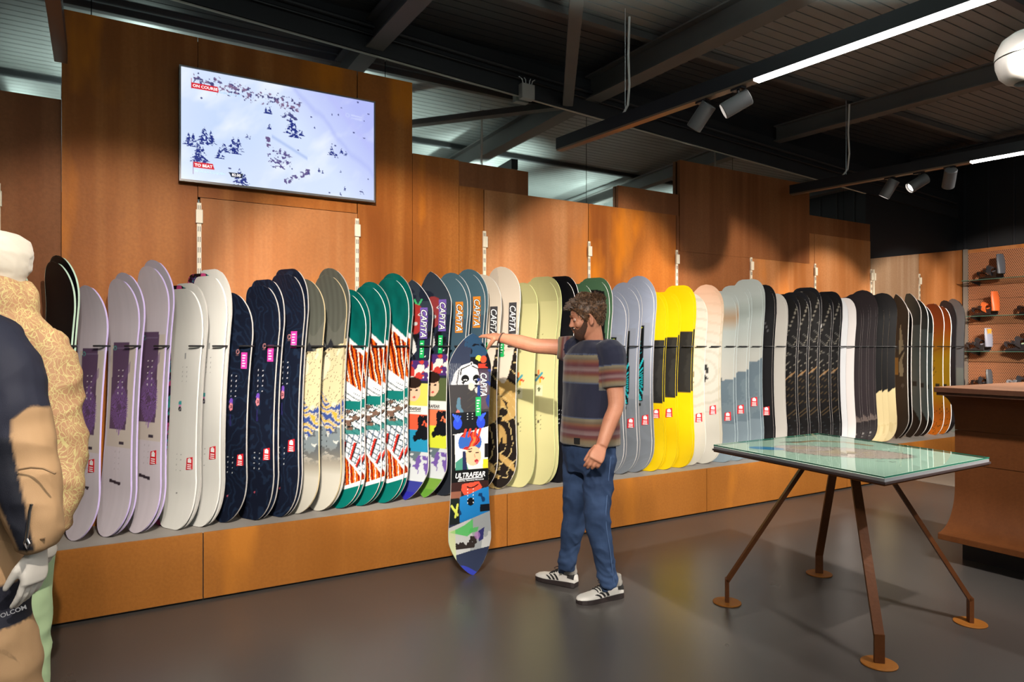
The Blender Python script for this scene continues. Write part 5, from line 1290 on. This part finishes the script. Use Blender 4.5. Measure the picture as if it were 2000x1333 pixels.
# hands -------------------------------------------------------------------
def hand(mb, w, d, nrm, side, curls, ln=1.0, thumb=(.6, .5), pr=.0):
    """w wrist, d direction of the palm, nrm back-of-hand normal, side: direction of the thumb side"""
    d = d.normalized(); side = (side - d*side.dot(d)).normalized(); nrm = (nrm-d*nrm.dot(d)-side*nrm.dot(side)).normalized()
    pl = .088*ln
    mb.rings([ell_ring(w + d*(pl*t), side, nrm, a, b_, 16, 2.8) for t, a, b_ in ((-.15, .026, .019), (.15, .031, .017), (.45, .038, .016), (.75, .042, .015), (1.0, .040, .0125), (1.06, .034, .009))])
    for i, (o_f, L_) in enumerate(((.030, .072), (.010, .080), (-.011, .074), (-.030, .058))):
        p0 = w + d*(pl*.82) + side*o_f; c = curls[i]; L_ *= ln
        q_ = [p0]; dirv = d + side*(o_f*.9*(1-pr)); a_ = 0
        for seg, fr in ((.45+.2, 1.0), (.32, 1.0), (.25, .8)):
            a_ += c*fr; v_ = (dirv*math.cos(a_) - nrm*math.sin(a_)).normalized(); q_.append(q_[-1]+v_*L_*seg)
        mb.tube(q_, [.0095, .0090, .0080, .0066], 10)
        mb.ball(q_[-1], .0066, 8); mb.ball(q_[1], .0092, 8)
    b0 = w + d*(pl*.18) + side*.024; v_ = (d*.75+side*thumb[0]-nrm*thumb[1]).normalized(); b1 = b0+v_*.042*ln; v2 = (d*.95+side*.12-nrm*(thumb[1]+.1)).normalized(); b2 = b1+v2*.032*ln; b3 = b2+v2*.024*ln
    mb.tube([b0, b1, b2, b3], [.015, .0125, .0105, .0080], 10); mb.ball(b3, .008, 8)
top_held = Vector(hb_)+UPV*Lh
# right hand: palm down over the nose of the board, fingers pointing along the arm, thumb hanging in front
dR = (top_held + UPV*.012 + camv(-.005, 0) - wrR)
hand(BODY, wrR, dR+UPV*.01, UPV+camv(0, -.35), camv(-.1, -1)+UPV*-.3, (.10, .08, .10, .14), 1.0, thumb=(.35, .95))
# left hand: hanging, half curled, back of the hand to the viewer
hand(BODY, wrL, PX(1160, 905, 3.50)-wrL, camv(.25, -1), camv(-1, -.2), (.55, .62, .66, .72), .97, thumb=(.30, .55))
def bodypost(co, nr): return co
remesh(BODY, 'body', SKIN, man, .0042, 3)
# eyes
for s in (1, -1):
    e = hd_c+(HF*.079+HL*s*.033+HU*.010)*HS
    ey = MB().ball(e-HF*.004, .0105, 12).build('eye', mat('eye white', C3(210, 200, 195), .3), man, sm=60)
    MB().ball(e+HF*.0035-HU*.0035, .0056, 10).build('iris', mat('iris', C3(70, 60, 50), .2), ey, sm=60)
    lid = MB()
    lid.rings([[e-HF*.004+HF*(.0128*math.cos(a_)*math.cos(b_))+HL*(.0145*math.sin(a_))+HU*(.012*math.sin(b_)*1.0) for a_ in np.linspace(-1.3, 1.3, 9)] for b_ in np.linspace(-.45, 1.3, 6)], caps=False)
    lid.build('eyelid', SKIN, man, sm=60)
    MB().tube([hd_c+(HF*.090+HL*s*.014+HU*.032)*HS, hd_c+(HF*.097+HL*s*.028+HU*.037)*HS, hd_c+(HF*.080+HL*s*.052+HU*.032)*HS], [.003, .0042, .002], 6).build('eyebrow', mat('brown hair', C3(96, 66, 44), .6), man, sm=50)
# hair: shell with combed clumps plus strands
HAIR = D.materials.new('brown hair strands'); HAIR.use_nodes = True; nt = HAIR.node_tree; bs = nt.nodes['Principled BSDF']; bs.inputs['Roughness'].default_value = .48
tcn = nt.nodes.new('ShaderNodeTexCoord'); nz = nt.nodes.new('ShaderNodeTexNoise'); nz.inputs['Scale'].default_value = 90; nz.inputs['Detail'].default_value = 4; rp = nt.nodes.new('ShaderNodeValToRGB')
rp.color_ramp.elements[0].position = .35; rp.color_ramp.elements[1].position = .7; rp.color_ramp.elements[0].color = (*C3(44, 28, 18), 1); rp.color_ramp.elements[1].color = (*C3(118, 84, 56), 1)
nt.links.new(tcn.outputs['Object'], nz.inputs[0]); nt.links.new(nz.outputs[0], rp.inputs[0]); nt.links.new(rp.outputs[0], bs.inputs['Base Color'])
def hline(th):   # lower limit of the hair around the head
    d_ = abs((math.degrees(th)+180) % 360-180)
    return float(np.interp(d_, [0, 25, 42, 55, 68, 78, 88, 100, 120, 150, 180], [.068, .072, .066, .045, .010, -.030, -.020, .012, -.045, -.062, -.062]))
def hoff(u, th):
    d_ = abs((math.degrees(th)+180) % 360-180)
    base_ = np.interp(u, [-.06, -.02, .02, .06, .10, .12], [.003, .008, .012, .017, .022, .024])
    fr_ = max(0, math.cos(th))*max(0, (u-.06)/.06)*.014
    return float(base_+fr_)
nt_, nu_ = 110, 60
hp = np.zeros((nu_, nt_, 3))
for j in range(nt_):
    th = 2*PI*j/nt_; lo = hline(th)
    for i in range(nu_):
        f_ = i/(nu_-1); u = lo+(.118-lo)*min(1, f_/.80)
        o_h = hoff(u, th)*min(1, f_*7+.12)
        nse = noise.noise(Vector((th*7, u*26, 0)))*.0060 + noise.noise(Vector((th*26+u*30, u*30, 4)))*.0045
        p_ = hpt(u, th, o_h+nse*min(1, f_*5))
        if f_ > .80:
            g_ = (f_-.80)/.20; cen = hd_c+(HF*-.012+HU*(.118+.030))*HS
            p_ = p_.lerp(cen, g_**1.0) + HU*(.028*math.sin(g_*PI/2)*(1-g_*.0)-.028*g_*.75+.012*max(0, math.cos(th))*(1-g_)*g_*4+nse)
        hp[i, j] = p_
me = grid_mesh('hair', hp-np.array(man.location), None, wrap=True); hair = link('hair', me, HAIR, man)
st_ = MB()
rr = random.Random(4)
for k in range(1500):
    th = rr.uniform(0, 2*PI); lo = hline(th); u = lo+.004+(.118-lo)*rr.random()**.8
    if rr.random() < .35: u = rr.uniform(.07, .118)
    p0 = hpt(u, th, hoff(u, th)*.75); fwd = HF*max(-.2, math.cos(th)*.4+.35)*(1 if u > .05 else .1)
    out_ = (p0-hd_c).normalized(); dn = -HU*(.7 if u < .06 else -.15)
    v_ = (out_*.45+fwd+dn+Vector((rr.uniform(-.3, .3), rr.uniform(-.3, .3), rr.uniform(-.2, .2)))).normalized()
    L_ = rr.uniform(.014, .028)*(1.15 if u > .07 else .7)
    p1 = p0+v_*L_*.5+out_*.003; p2 = p0+v_*L_-out_*.001
    r_ = rr.uniform(.0010, .0020); st_.tube([p0, p1, p2], [r_, r_, r_*.3], 4)
o = st_.build('hair_strands', HAIR, man, sm=60); o['kind'] = 'stuff'
# beard
bp_ = MB(); rows = []
def beard_top(th):
    d_ = abs(math.degrees(th)); return float(np.interp(d_, [0, 12, 26, 40, 60, 75, 84], [-.040, -.040, -.046, -.052, -.040, -.012, .0]))
BRD = mat('dark brown beard', C3(62, 38, 26), .7, bump=(300, .6), var=((60, 60, 60), C3(96, 60, 40), .6))
nb = 46; rows = np.zeros((16, nb, 3))
for j in range(nb):
    th = math.radians(-84+168*j/(nb-1)); tp = beard_top(th); bt = float(np.interp(abs(math.degrees(th)), [0, 30, 55, 75, 84], [-.118, -.114, -.095, -.065, -.04]))
    for i in range(16):
        f_ = i/15; u = tp+(bt-tp)*f_; u2 = max(u, -.112)
        o_b = .009*math.sin(min(1, f_*4+.05)*PI/2)*min(1, (84-abs(math.degrees(th)))/14+.1)+.0035*noise.noise(Vector((th*30, u*260, 2)))
        p_ = hpt(u2, th, o_b)
        if f_ > .85: p_ = p_.lerp(hd_c+(HF*.035+HU*-.112)*HS, (f_-.85)/.15*.5) - HU*.006
        rows[i, j] = p_
me = grid_mesh('beard', rows-np.array(man.location)); link('beard', me, BRD, man)
mo = MB(); mo.tube([hd_c+(HF*.086+HL*.030+HU*-.058)*HS, hd_c+(HF*.101+HL*.014+HU*-.043)*HS, hd_c+(HF*.106+HU*-.040)*HS, hd_c+(HF*.101-HL*.014+HU*-.043)*HS, hd_c+(HF*.086-HL*.030+HU*-.058)*HS], [.004, .0055, .005, .0055, .004], 8)
mo.build('moustache', BRD, man, sm=60)
# wrist band
wb_ = wrR+(wrR-elR).normalized()*-.012; ax = (wrR-elR).normalized(); u_ = ax.cross(UPV).normalized(); w_ = ax.cross(u_)
MB().tube([wb_+u_*(.034*math.cos(t))+w_*(.031*math.sin(t))+ax*.006*math.sin(t) for t in np.linspace(0, 2*PI, 22)], .0045, 6).build('bracelet', mat('dark leather', C3(70, 44, 34), .6), man, sm=60)

# --- t-shirt
TS = MB()
def TR(c, ra, rb): return ell_ring(c, LF, FW, ra, rb, 30, 2.5)
TS.rings([TR(hemc-UPV*.004-FW*.008, .180, .138), TR(hemc+UPV*.05-FW*.008, .178, .138), TR(waistc+LF*.004-FW*.012, .168, .134), TR((waistc+chestc)/2-FW*.008, .174, .130), TR(chestc, .190, .122), TR(chestc+UPV*.06, .195, .115), TR(neck-UPV*.045, .150, .095), TR(neck-UPV*.015, .085, .078), TR(neck-UPV*.003, .070, .070)])
sleR = shR.lerp(elR, .40); sleL = shL.lerp(elL, .66)
limb(TS, [shR+LF*.07, shR, shR.lerp(elR, .2), sleR], [.070, .078, .074, .066])
limb(TS, [shL-LF*.06+UPV*.0, shL+UPV*-.005, shL.lerp(elL, .35), sleL], [.072, .078, .073, .064])
def cloth(amp, sc, seed, dirv=None):
    def f(co, nr):
        out = co.copy()
        for i in range(len(co)):
            x, y, z = co[i]
            n_ = noise.noise(Vector((x*sc+seed, y*sc, z*sc*.55)))*.6+noise.noise(Vector((x*sc*2.3, y*sc*2.3+seed, z*sc*1.1)))*.35
            out[i] = co[i]+nr[i]*(n_*amp)
        return out
    return f
BANDS = [(0, (120, 112, 92)), (.006, (132, 120, 96)), (.022, (104, 92, 74)), (.035, (128, 84, 58)), (.050, (110, 50, 48)), (.062, (92, 44, 52)), (.075, (128, 96, 96)), (.086, (132, 108, 108)), (.097, (104, 50, 54)), (.110, (112, 58, 46)), (.125, (132, 112, 84)), (.150, (126, 116, 96)), (.156, (104, 104, 100))]
bz_ = s2l([tuple(.80*v+8 for v in c) for _, c in BANDS])
LFn, FWn = np.array(LF), np.array(FW)
def shirtcol(co):
    z = co[:, 2]; c = np.zeros((len(co), 3)); c[:] = s2l((32, 34, 52))
    rel = co-np.array(chestc)
    lat = rel@LFn; fwd = rel@FWn
    def band(zz, top, h, mask):
        t = (top-zz)/h*.156
        m = (t >= 0) & (t <= .156) & mask
        tq = t[m] + .0016*np.sin(t[m]*1600)
        for k in range(3): c[m, k] = np.interp(tq, [b_[0] for b_ in BANDS], bz_[:, k])
        e = (np.abs(t+.004) < .003) & mask; c[e] = s2l((66, 74, 96)); e = (np.abs(t-.160) < .003) & mask; c[e] = s2l((66, 74, 96))
    # sleeve test: distance to arm axis
    def seg(A, B):
        A = np.array(A); B = np.array(B); d = B-A; t = ((co-A)@d)/(d@d); q = A+np.clip(t, 0, 1.3)[:, None]*d; return np.linalg.norm(co-q, axis=1), t*np.linalg.norm(d)
    dl, tl = seg(shL, sleL); dr, tr = seg(shR, sleR)
    inL = (dl < .085) & (lat > .125) & (tl > -.02) & (tl < (sleL-shL).length+.012); inR = (dr < .10) & (lat < -.150) & (tr > .0)
    body = ~(inL | inR)
    ztop = chestc.z+.082
    band(z-.06*lat*0, ztop, .150, body); band(z, hemc.z+.150, .150, body)
    Ll = (sleL-shL).length; tt_ = Ll-tl; m = inL; band(-(Ll-tl)*-1.0+0*z, .105, .118, m) if False else None
    t = (tl-(Ll-.110))/.110*.156; mm = inL & (t >= 0)
    for k in range(3): c[mm, k] = np.interp(np.clip(t[mm], 0, .156), [b_[0] for b_ in BANDS], bz_[:, k])
    e = inL & (np.abs(t+.004) < .004); c[e] = s2l((66, 74, 96))
    Lr = (sleR-shR).length; t = (tr-(Lr-.080))/.080*.156; mm = inR & (t >= 0)
    for k in range(3): c[mm, k] = np.interp(np.clip(t[mm], 0, .156), [b_[0] for b_ in BANDS], bz_[:, k])
    return c
TSM = mat('striped cotton jersey', (.5, .5, .5), .85, spec=.2, vc=True, bump=(400, .15), sheen=.2)
ts = remesh(TS, 't_shirt', TSM, man, .0055, 5, post=cloth(.0085, 9, 3.0), cols=shirtcol)
nk = neck-UPV*.010+FW*.004
MB().tube([nk+LF*(.078*math.cos(t))+FW*(.070*math.sin(t))+UPV*(-.016*math.sin(t)-.004) for t in np.linspace(0, 2*PI, 30)], (.006), 6).build('collar', mat('navy rib collar', C3(34, 36, 56), .9), ts, sm=60)
hp_ = hemc+UPV*.028+FW*.128+LF*.055
hd_ = (FW*.9+LF*.25).normalized(); hr_ = hd_.cross(UPV).normalized()
MB().box((-.019, -.0015, -.016), (.019, .0015, .016), Matrix.Translation(hp_)@Matrix((( hr_.x, hd_.x, 0, 0), (hr_.y, hd_.y, 0, 0), (0, 0, 1, 0), (0, 0, 0, 1)))).build('hem_label', BLK, ts)
# --- jeans
JM = mat('blue denim', C3(56, 76, 110), .8, spec=.2, var=((3.5, 3.5, 7), C3(28, 42, 68), .95), bump=(500, .25))
JN = MB()
hipL = pelv+LF*.080; hipR = pelv-LF*.080
knL = PX(1167, 1010, 3.66); anL = PX(1187, 1137, 3.72); knR = PX(1122, 1005, 3.90); anR = PX(1107, 1108, 3.99)
JN.rings([TR(hemc+UPV*.055, .158, .105), TR(pelv+UPV*.01, .170, .115), TR(pelv-UPV*.05, .176, .118), TR(pelv-UPV*.11, .160, .105)])
limb(JN, [hipL-UPV*.02, hipL.lerp(knL, .4)+UPV*0, knL, knL.lerp(anL, .5), anL, anL-UPV*.012], [(.098, .100), (.088, .090), (.070, .072), (.062, .064), (.054, .056), (.052, .054)], 20)
limb(JN, [hipR-UPV*.02, hipR.lerp(knR, .4), knR, knR.lerp(anR, .5), anR, anR-UPV*.02], [(.098, .100), (.086, .088), (.068, .070), (.060, .062), (.052, .054), (.050, .052)], 20)
def jpost(co, nr):
    out = co.copy()
    for i in range(len(co)):
        x, y, z = co[i]
        low_ = max(0, 1-(z-.05)/.30)
        n_ = noise.noise(Vector((x*8, y*8, z*9)))*.010 - abs(noise.noise(Vector((x*11+4, y*11, z*15+x*14))))*.012 + noise.noise(Vector((x*5, y*5, z*34+3*noise.noise(Vector((x*9, y*9, 0))))))*.011*low_ + noise.noise(Vector((x*16, y*16, z*14)))*.003
        out[i] = co[i]+nr[i]*n_
    return out
jn = remesh(JN, 'jeans', JM, man, .0062, 4, post=jpost)
sp, _ = smoothpts([hipL+LF*.105-UPV*.0, hipL.lerp(knL, .4)+LF*.086, knL+LF*.068, knL.lerp(anL, .5)+LF*.062, anL+LF*.052], [1]*5, 5)
MB().tube(sp, .0022, 5).build('side_seam', mat('pale denim stitching', C3(74, 98, 136), .8), jn)
# --- shoes
SW = mat('white leather', C3(206, 202, 196), .5, bump=(120, .08)); SD = mat('dark rubber sole', C3(44, 36, 36), .5); SB = mat('black suede', C3(28, 26, 26), .8); SG = mat('pale grey sock', C3(150, 146, 140), .9)
def shoe(heel, toe, heel_up=0.0, label=None):
    heel = Vector(heel); toe = Vector(toe); d = (toe-heel); L_ = d.length; d.normalize(); s = d.cross(UPV).normalized(); u = s.cross(d).normalized()
    # rows: t along, half width, sole thickness, upper height
    R_ows = [(-.02, .026, .030, .075), (.04, .034, .032, .088), (.14, .037, .032, .092), (.26, .038, .030, .092), (.38, .039, .028, .084), (.50, .042, .026, .070), (.62, .046, .025, .056), (.74, .048, .025, .048), (.86, .044, .025, .044), (.95, .032, .024, .038), (1.0, .014, .023, .030)]
    so = MB(); so.rings([[heel+d*(t*L_)+s*(w*math.cos(a_)*1.06)+u*(th if k else .0) for k, a_ in ((0, 0), (0, PI), (1, PI), (1, 0))] for t, w, th, h in R_ows])
    root = so.build('shoe', SD, man, bevel=.003)
    upm = MB(); rings = []
    for t, w, th, h in R_ows:
        c = heel+d*(t*L_)+u*(th-.002); rings.append([c + s*(w*.98*math.copysign(abs(math.cos(a_))**.75, math.cos(a_))) + u*((h-th)*max(0, math.sin(a_))**.62) for a_ in np.linspace(0, PI, 13)])
    upm.rings(rings); upm.build('upper', SW, root, sm=60)
    def surf(t, a_, off=.0015):
        T = [r[0] for r in R_ows]; w = np.interp(t, T, [r[1] for r in R_ows]); th = np.interp(t, T, [r[2] for r in R_ows]); h = np.interp(t, T, [r[3] for r in R_ows])
        ca, sa = math.cos(a_), math.sin(a_)
        p_ = heel+d*(t*L_)+u*(th-.002)+s*((w*.98+off)*math.copysign(abs(ca)**.75, ca))+u*((h-th+off)*max(0, sa)**.62); return p_
    for sd in (0, 1):
        for k in range(3):
            a0_, a1_ = (.03, .75); pts_ = []
            rr_ = []
            for q in range(6):
                a_ = a0_+(a1_-a0_)*q/5; t = .36+.088*k+.11*q/5; A_ = a_ if sd == 0 else PI-a_
                rr_.append([surf(t-.022, A_, .0), surf(t+.022, A_, .0), surf(t+.022, A_, .003), surf(t-.022, A_, .003)])
            MB().rings(rr_).build('side_stripe', SB, root)
    tb_ = MB(); rr_ = []
    for q in range(7):
        a_ = .25+(PI-.5)*q/6; rr_.append([surf(-.01, a_, .0), surf(.13, a_, .0), surf(.13, a_, .004), surf(-.01, a_, .006)])
    tb_.rings(rr_).build('heel_tab', SB, root)
    MB().rings([ell_ring(heel+d*(L_*.17)+u*z_, d, s, a_, b_, 18) for z_, a_, b_ in ((.070, .052, .034), (.092, .054, .036), (.100, .050, .033), (.130, .045, .036))]).build('sock', SG, root, sm=60)
    MB().prism([surf(.30, PI/2, .004), surf(.30, PI/2, .004)+u*.035-d*.012, surf(.34, PI/2, .004)+u*.034-d*.010, surf(.40, PI/2, .004)], s, -.022, .022).build('tongue', SW, root, bevel=.002)
    for k in range(5):
        t = .37+.055*k
        rr_ = [surf(t+.012*math.cos(a_*2), a_, .004) for a_ in np.linspace(PI/2-.62, PI/2+.62, 7)]
        MB().tube(rr_, .0032, 6).build('lace', SB, root, sm=60)
    for sgn in (-1, 1):
        b0 = surf(.38, PI/2, .008); MB().tube([b0, b0+u*.016+s*sgn*.018+d*.01, b0+u*.008+s*sgn*.034+d*.022, b0-u*.004+s*sgn*.022+d*.018, b0], .0026, 6).build('lace', SB, root, sm=60)
    return root
shoe(onz(1212, 1166, 0), onz(1127, 1180, 0))
hR = onz(1124, 1148, 0); tR = onz(1048, 1130, 0)
shoe(hR+UPV*.002, tR+UPV*.002)

# ================================================================== MANNEQUINS
MW = mat('matt white mannequin', C3(206, 200, 192), .5)
NAVY = (30, 32, 46); TAN = (160, 128, 94)
TECH = mat('two tone shell fabric', (.5, .5, .5), .7, spec=.25, vc=True, bump=(600, .2))
def jacket_wr(amp, sc, seed):
    def f(co, nr):
        out = co.copy()
        for i in range(len(co)):
            x, y, z = co[i]
            w_ = 1-abs(noise.noise(Vector((x*sc*.8+seed, y*sc*.8, z*sc*1.5))))*2.2
            n_ = w_*.7 + noise.noise(Vector((x*sc*2+seed, y*sc*2, z*sc*2.2)))*.5
            out[i] = co[i]+nr[i]*(n_*amp)
        return out
    return f
# front mannequin: navy and tan
m1 = thing('mannequin', 'front mannequin cut by the left edge in navy and tan ski jacket and trousers', 'mannequin', tuple(px(-60, 1200, 2.05).xy)+(0,))
A1 = lambda x, y, Y=2.05: px(x, y, Y)
def ring1(x, y, ra, rb, Y=2.05): return ell_ring(A1(x, y, Y), camv(1, 0), camv(0, 1), ra, rb, 30, 2.4)
J1 = MB()
J1.rings([ring1(-95, 1086, .235, .17), ring1(-92, 1000, .24, .17), ring1(-95, 880, .235, .165), ring1(-100, 780, .235, .16), ring1(-100, 700, .23, .15), ring1(-105, 640, .19, .13), ring1(-115, 600, .10, .10), ring1(-118, 575, .085, .085)])
armS = A1(0, 700, 1.98); 
limb(J1, [A1(-35, 668, 2.02), A1(6, 720, 1.99), A1(24, 800, 1.97), A1(42, 890, 1.96), A1(58, 975, 1.94), A1(70, 1040, 1.93), A1(70, 1068, 1.93)], [.088, .090, .088, .082, .074, .062, .050])
def col1(co):
    X = co[:, 0]*CY-co[:, 1]*SY; Y = co[:, 0]*SY+co[:, 1]*CY; PXx = X/Y*FC+1000; PYy = 678-(co[:, 2]-CH)*FC/Y
    c = np.zeros((len(co), 3)); c[:] = s2l(TAN)
    sg_ = lambda *d: np.clip(np.minimum.reduce(d)/5+.5, 0, 1)[:, None]
    m_ = np.maximum(sg_(812-.35*(PXx-30)+6*np.sin(PXx*.08)-PYy), sg_(22-PXx, 905-PYy, 40-(PYy-800)*.4-PXx))
    c = c*(1-m_)+s2l(NAVY)*m_
    m_ = sg_(PXx+55-(PYy-860)*.42, 22+(PYy-860)*.21-PXx, PYy-855, 1078-PYy); c = c*(1-m_)+s2l((22, 24, 34))*m_
    return c
jk = remesh(J1, 'jacket', TECH, m1, .0065, 7, post=jacket_wr(.013, 7, 2), cols=col1)
seam = MB(); seam.tube([A1(x, y, 1.872) for x, y in ((36, 918), (60, 914), (85, 916), (108, 926))], .003, 6); seam.tube([A1(x, y, 1.885) for x, y in ((46, 1052), (66, 1056), (88, 1052))], .003, 6)
seam.build('seam', mat('tan seam', C3(120, 94, 66), .8), jk, sm=60)
MB().tube([A1(62, 985, 1.85), A1(58, 1000, 1.85), A1(55, 1030, 1.85), A1(52, 1052, 1.85)], .004).tube([A1(52, 1052, 1.85), A1(48, 1062, 1.85), A1(53, 1072, 1.85), A1(57, 1062, 1.85), A1(52, 1052, 1.85)], .003).build('zip_pull', mat('silver zip', (.5, .5, .52), .3, metal=1), jk)
T1 = MB()
limb(T1, [A1(-60, 1040), A1(-48, 1110, 2.0), A1(-40, 1200, 1.98), A1(-30, 1290, 1.97), A1(-22, 1400, 1.98), A1(-15, 1520, 2.0), A1(-10, 1600, 2.0)], [(.16, .15), (.145, .14), (.120, .12), (.135, .13), (.140, .13), (.13, .13), (.11, .11)], 22)
limb(T1, [A1(-150, 1060, 2.15), A1(-170, 1200, 2.2), A1(-175, 1400, 2.2), A1(-175, 1560, 2.2)], [(.15, .15), (.13, .13), (.12, .12), (.11, .11)], 22)
def col2(co):
    c = np.zeros((len(co), 3)); c[:] = s2l(TAN); y_ = 678-(co[:, 2]-CH)*FC/1.9; m = (y_ > 1150) & (y_ < 1232); c[m] = s2l((32, 33, 44)); return c
tr1 = remesh(T1, 'trousers', TECH, m1, .010, 5, post=jacket_wr(.009, 7, 5), cols=col2)
lettering('lettering', 'VOLCOM', .016, A1(22, 1197, 1.835), camv(1, .12)+UPV*.35, UPV-camv(.3, 0), mat('grey print', C3(150, 150, 155), .6), tr1, 1.2, 0, .0004)
H1 = MB(); w1 = A1(72, 1075, 1.93); hand(H1, w1, A1(64, 1150, 1.93)-w1, camv(.97, -.2), camv(-.2, -1), (.22, .25, .28, .3), 1.02, thumb=(.4, .35)); H1.tube([w1+UPV*.05, w1], [.026, .026], 12)
remesh(H1, 'hand', MW, m1, .004, 3)
MB().rings([ell_ring(A1(-118, y, 2.05), camv(1, 0), camv(0, 1), a, b_, 20) for y, a, b_ in ((590, .06, .06), (545, .058, .065), (520, .072, .09), (480, .08, .10), (440, .07, .085), (415, .03, .04))]).build('head', MW, m1, sm=60)
MB().tube([A1(-100, 1640, 2.05), A1(-100, 1560, 2.05)], .02).build('stand_pole', CHROME, m1); MB().lathe([(0, 0), (.19, 0), (.19, .008), (0, .01)], Vector((m1.location.x, m1.location.y, 0)), (0, 0, 1), 30).build('base_plate', CHROME, m1)
# rear mannequin: floral jacket and white balaclava
m2 = thing('mannequin', 'rear mannequin in white balaclava and tan floral patterned ski jacket', 'mannequin', tuple(px(20, 1150, 2.5).xy)+(0,))
A2 = lambda x, y, Y=2.5: px(x, y, Y)
FL = D.materials.new('tan fabric with yellow green line flowers'); FL.use_nodes = True; nt = FL.node_tree; bs = nt.nodes['Principled BSDF']; bs.inputs['Roughness'].default_value = .75
tcn = nt.nodes.new('ShaderNodeTexCoord'); nz = nt.nodes.new('ShaderNodeTexNoise'); nz.inputs['Scale'].default_value = 9; nz.inputs['Detail'].default_value = 2
ad = nt.nodes.new('ShaderNodeVectorMath'); ad.operation = 'MULTIPLY_ADD'; ad.inputs[1].default_value = (.14, .14, .14); nt.links.new(tcn.outputs['Object'], nz.inputs[0]); nt.links.new(nz.outputs['Color'], ad.inputs[0]); nt.links.new(tcn.outputs['Object'], ad.inputs[2])
prev = None
def layer(scale, th, prev, rnd=1.0):
    vo = nt.nodes.new('ShaderNodeTexVoronoi'); vo.feature = 'DISTANCE_TO_EDGE'; vo.inputs['Scale'].default_value = scale; vo.inputs['Randomness'].default_value = rnd
    mp = nt.nodes.new('ShaderNodeMapping'); mp.inputs['Scale'].default_value = (1, 1, .38); mp.inputs['Rotation'].default_value = (scale*.02, .5, scale*.05)
    nt.links.new(ad.outputs[0], mp.inputs[0]); nt.links.new(mp.outputs[0], vo.inputs['Vector'])
    lt = nt.nodes.new('ShaderNodeMath'); lt.operation = 'LESS_THAN'; lt.inputs[1].default_value = th; nt.links.new(vo.outputs['Distance'], lt.inputs[0])
    if prev is None: return lt
    mxx = nt.nodes.new('ShaderNodeMath'); mxx.operation = 'MAXIMUM'; nt.links.new(lt.outputs[0], mxx.inputs[0]); nt.links.new(prev.outputs[0], mxx.inputs[1]); return mxx
l_ = layer(46, .030, None); l_ = layer(70, .032, l_)
mxn = nt.nodes.new('ShaderNodeMix'); mxn.data_type = 'RGBA'; nt.links.new(l_.outputs[0], mxn.inputs[0]); mxn.inputs[6].default_value = (*C3(164, 124, 90), 1); mxn.inputs[7].default_value = (*C3(186, 172, 116), 1)
nt.links.new(mxn.outputs[2], bs.inputs['Base Color'])
def ring2(x, y, ra, rb, Y=2.5): return ell_ring(A2(x, y, Y), camv(1, 0), camv(0, 1), ra, rb, 30, 2.4)
J2 = MB()
J2.rings([ring2(0, 1040, .22, .17), ring2(0, 960, .22, .17), ring2(0, 850, .215, .165), ring2(0, 760, .22, .16), ring2(-2, 690, .225, .145), ring2(-6, 640, .17, .125), ring2(-8, 610, .125, .12), ring2(-10, 570, .118, .12), ring2(-12, 545, .105, .11)])
limb(J2, [A2(72, 672, 2.48), A2(100, 720, 2.46), A2(112, 790, 2.45), A2(122, 870, 2.44), A2(120, 940, 2.41), A2(108, 1000, 2.38), A2(100, 1032, 2.37)], [.085, .085, .080, .074, .070, .060, .050])
j2 = remesh(J2, 'jacket', FL, m2, .009, 5, post=jacket_wr(.016, 7, 9))
H2 = MB(); w2 = A2(98, 1040, 2.37); hand(H2, w2, A2(88, 1090, 2.37)-w2, camv(.97, -.2), camv(-.2, -1), (.2, .25, .28, .3), 1.0, thumb=(.4, .35)); H2.tube([w2+UPV*.05, w2], [.026, .026], 12)
remesh(H2, 'hand', MW, m2, .004, 3)
BL = MB(); BL.rings([ell_ring(A2(x, y, 2.5), camv(1, 0), camv(0, 1), a, b_, 24) for x, y, a, b_ in ((-16, 600, .075, .075), (-14, 560, .082, .085), (-12, 525, .105, .115), (-11, 495, .112, .128), (-12, 470, .100, .115), (-14, 455, .070, .085), (-16, 449, .03, .04))])
def hpost(co, nr):
    out = co.copy()
    for i in range(len(co)):
        x, y, z = co[i]; out[i] = co[i]+nr[i]*(.004*noise.noise(Vector((x*12, y*12, z*22)))+.0025*noise.noise(Vector((x*40+z*60, y*40, z*10))))
    return out
remesh(BL, 'balaclava', mat('white knit fabric', C3(196, 188, 174), .9, sheen=.2), m2, .006, 4, post=hpost)
T2 = MB()
limb(T2, [A2(30, 1020), A2(34, 1120), A2(36, 1220), A2(38, 1320), A2(38, 1425)], [(.13, .13), (.11, .11), (.10, .10), (.095, .095), (.08, .08)], 20)
limb(T2, [A2(-50, 1020, 2.6), A2(-54, 1120, 2.6), A2(-54, 1220, 2.6), A2(-54, 1400, 2.6)], [(.13, .13), (.11, .11), (.10, .10), (.085, .085)], 20)
remesh(T2, 'trousers', mat('pale mint fabric', C3(178, 204, 160), .8), m2, .010, 4, post=jacket_wr(.008, 7, 6))
MB().lathe([(0, 0), (.19, 0), (.19, .008), (0, .01)], Vector((m2.location.x, m2.location.y, 0)), (0, 0, 1), 30).build('base_plate', CHROME, m2)
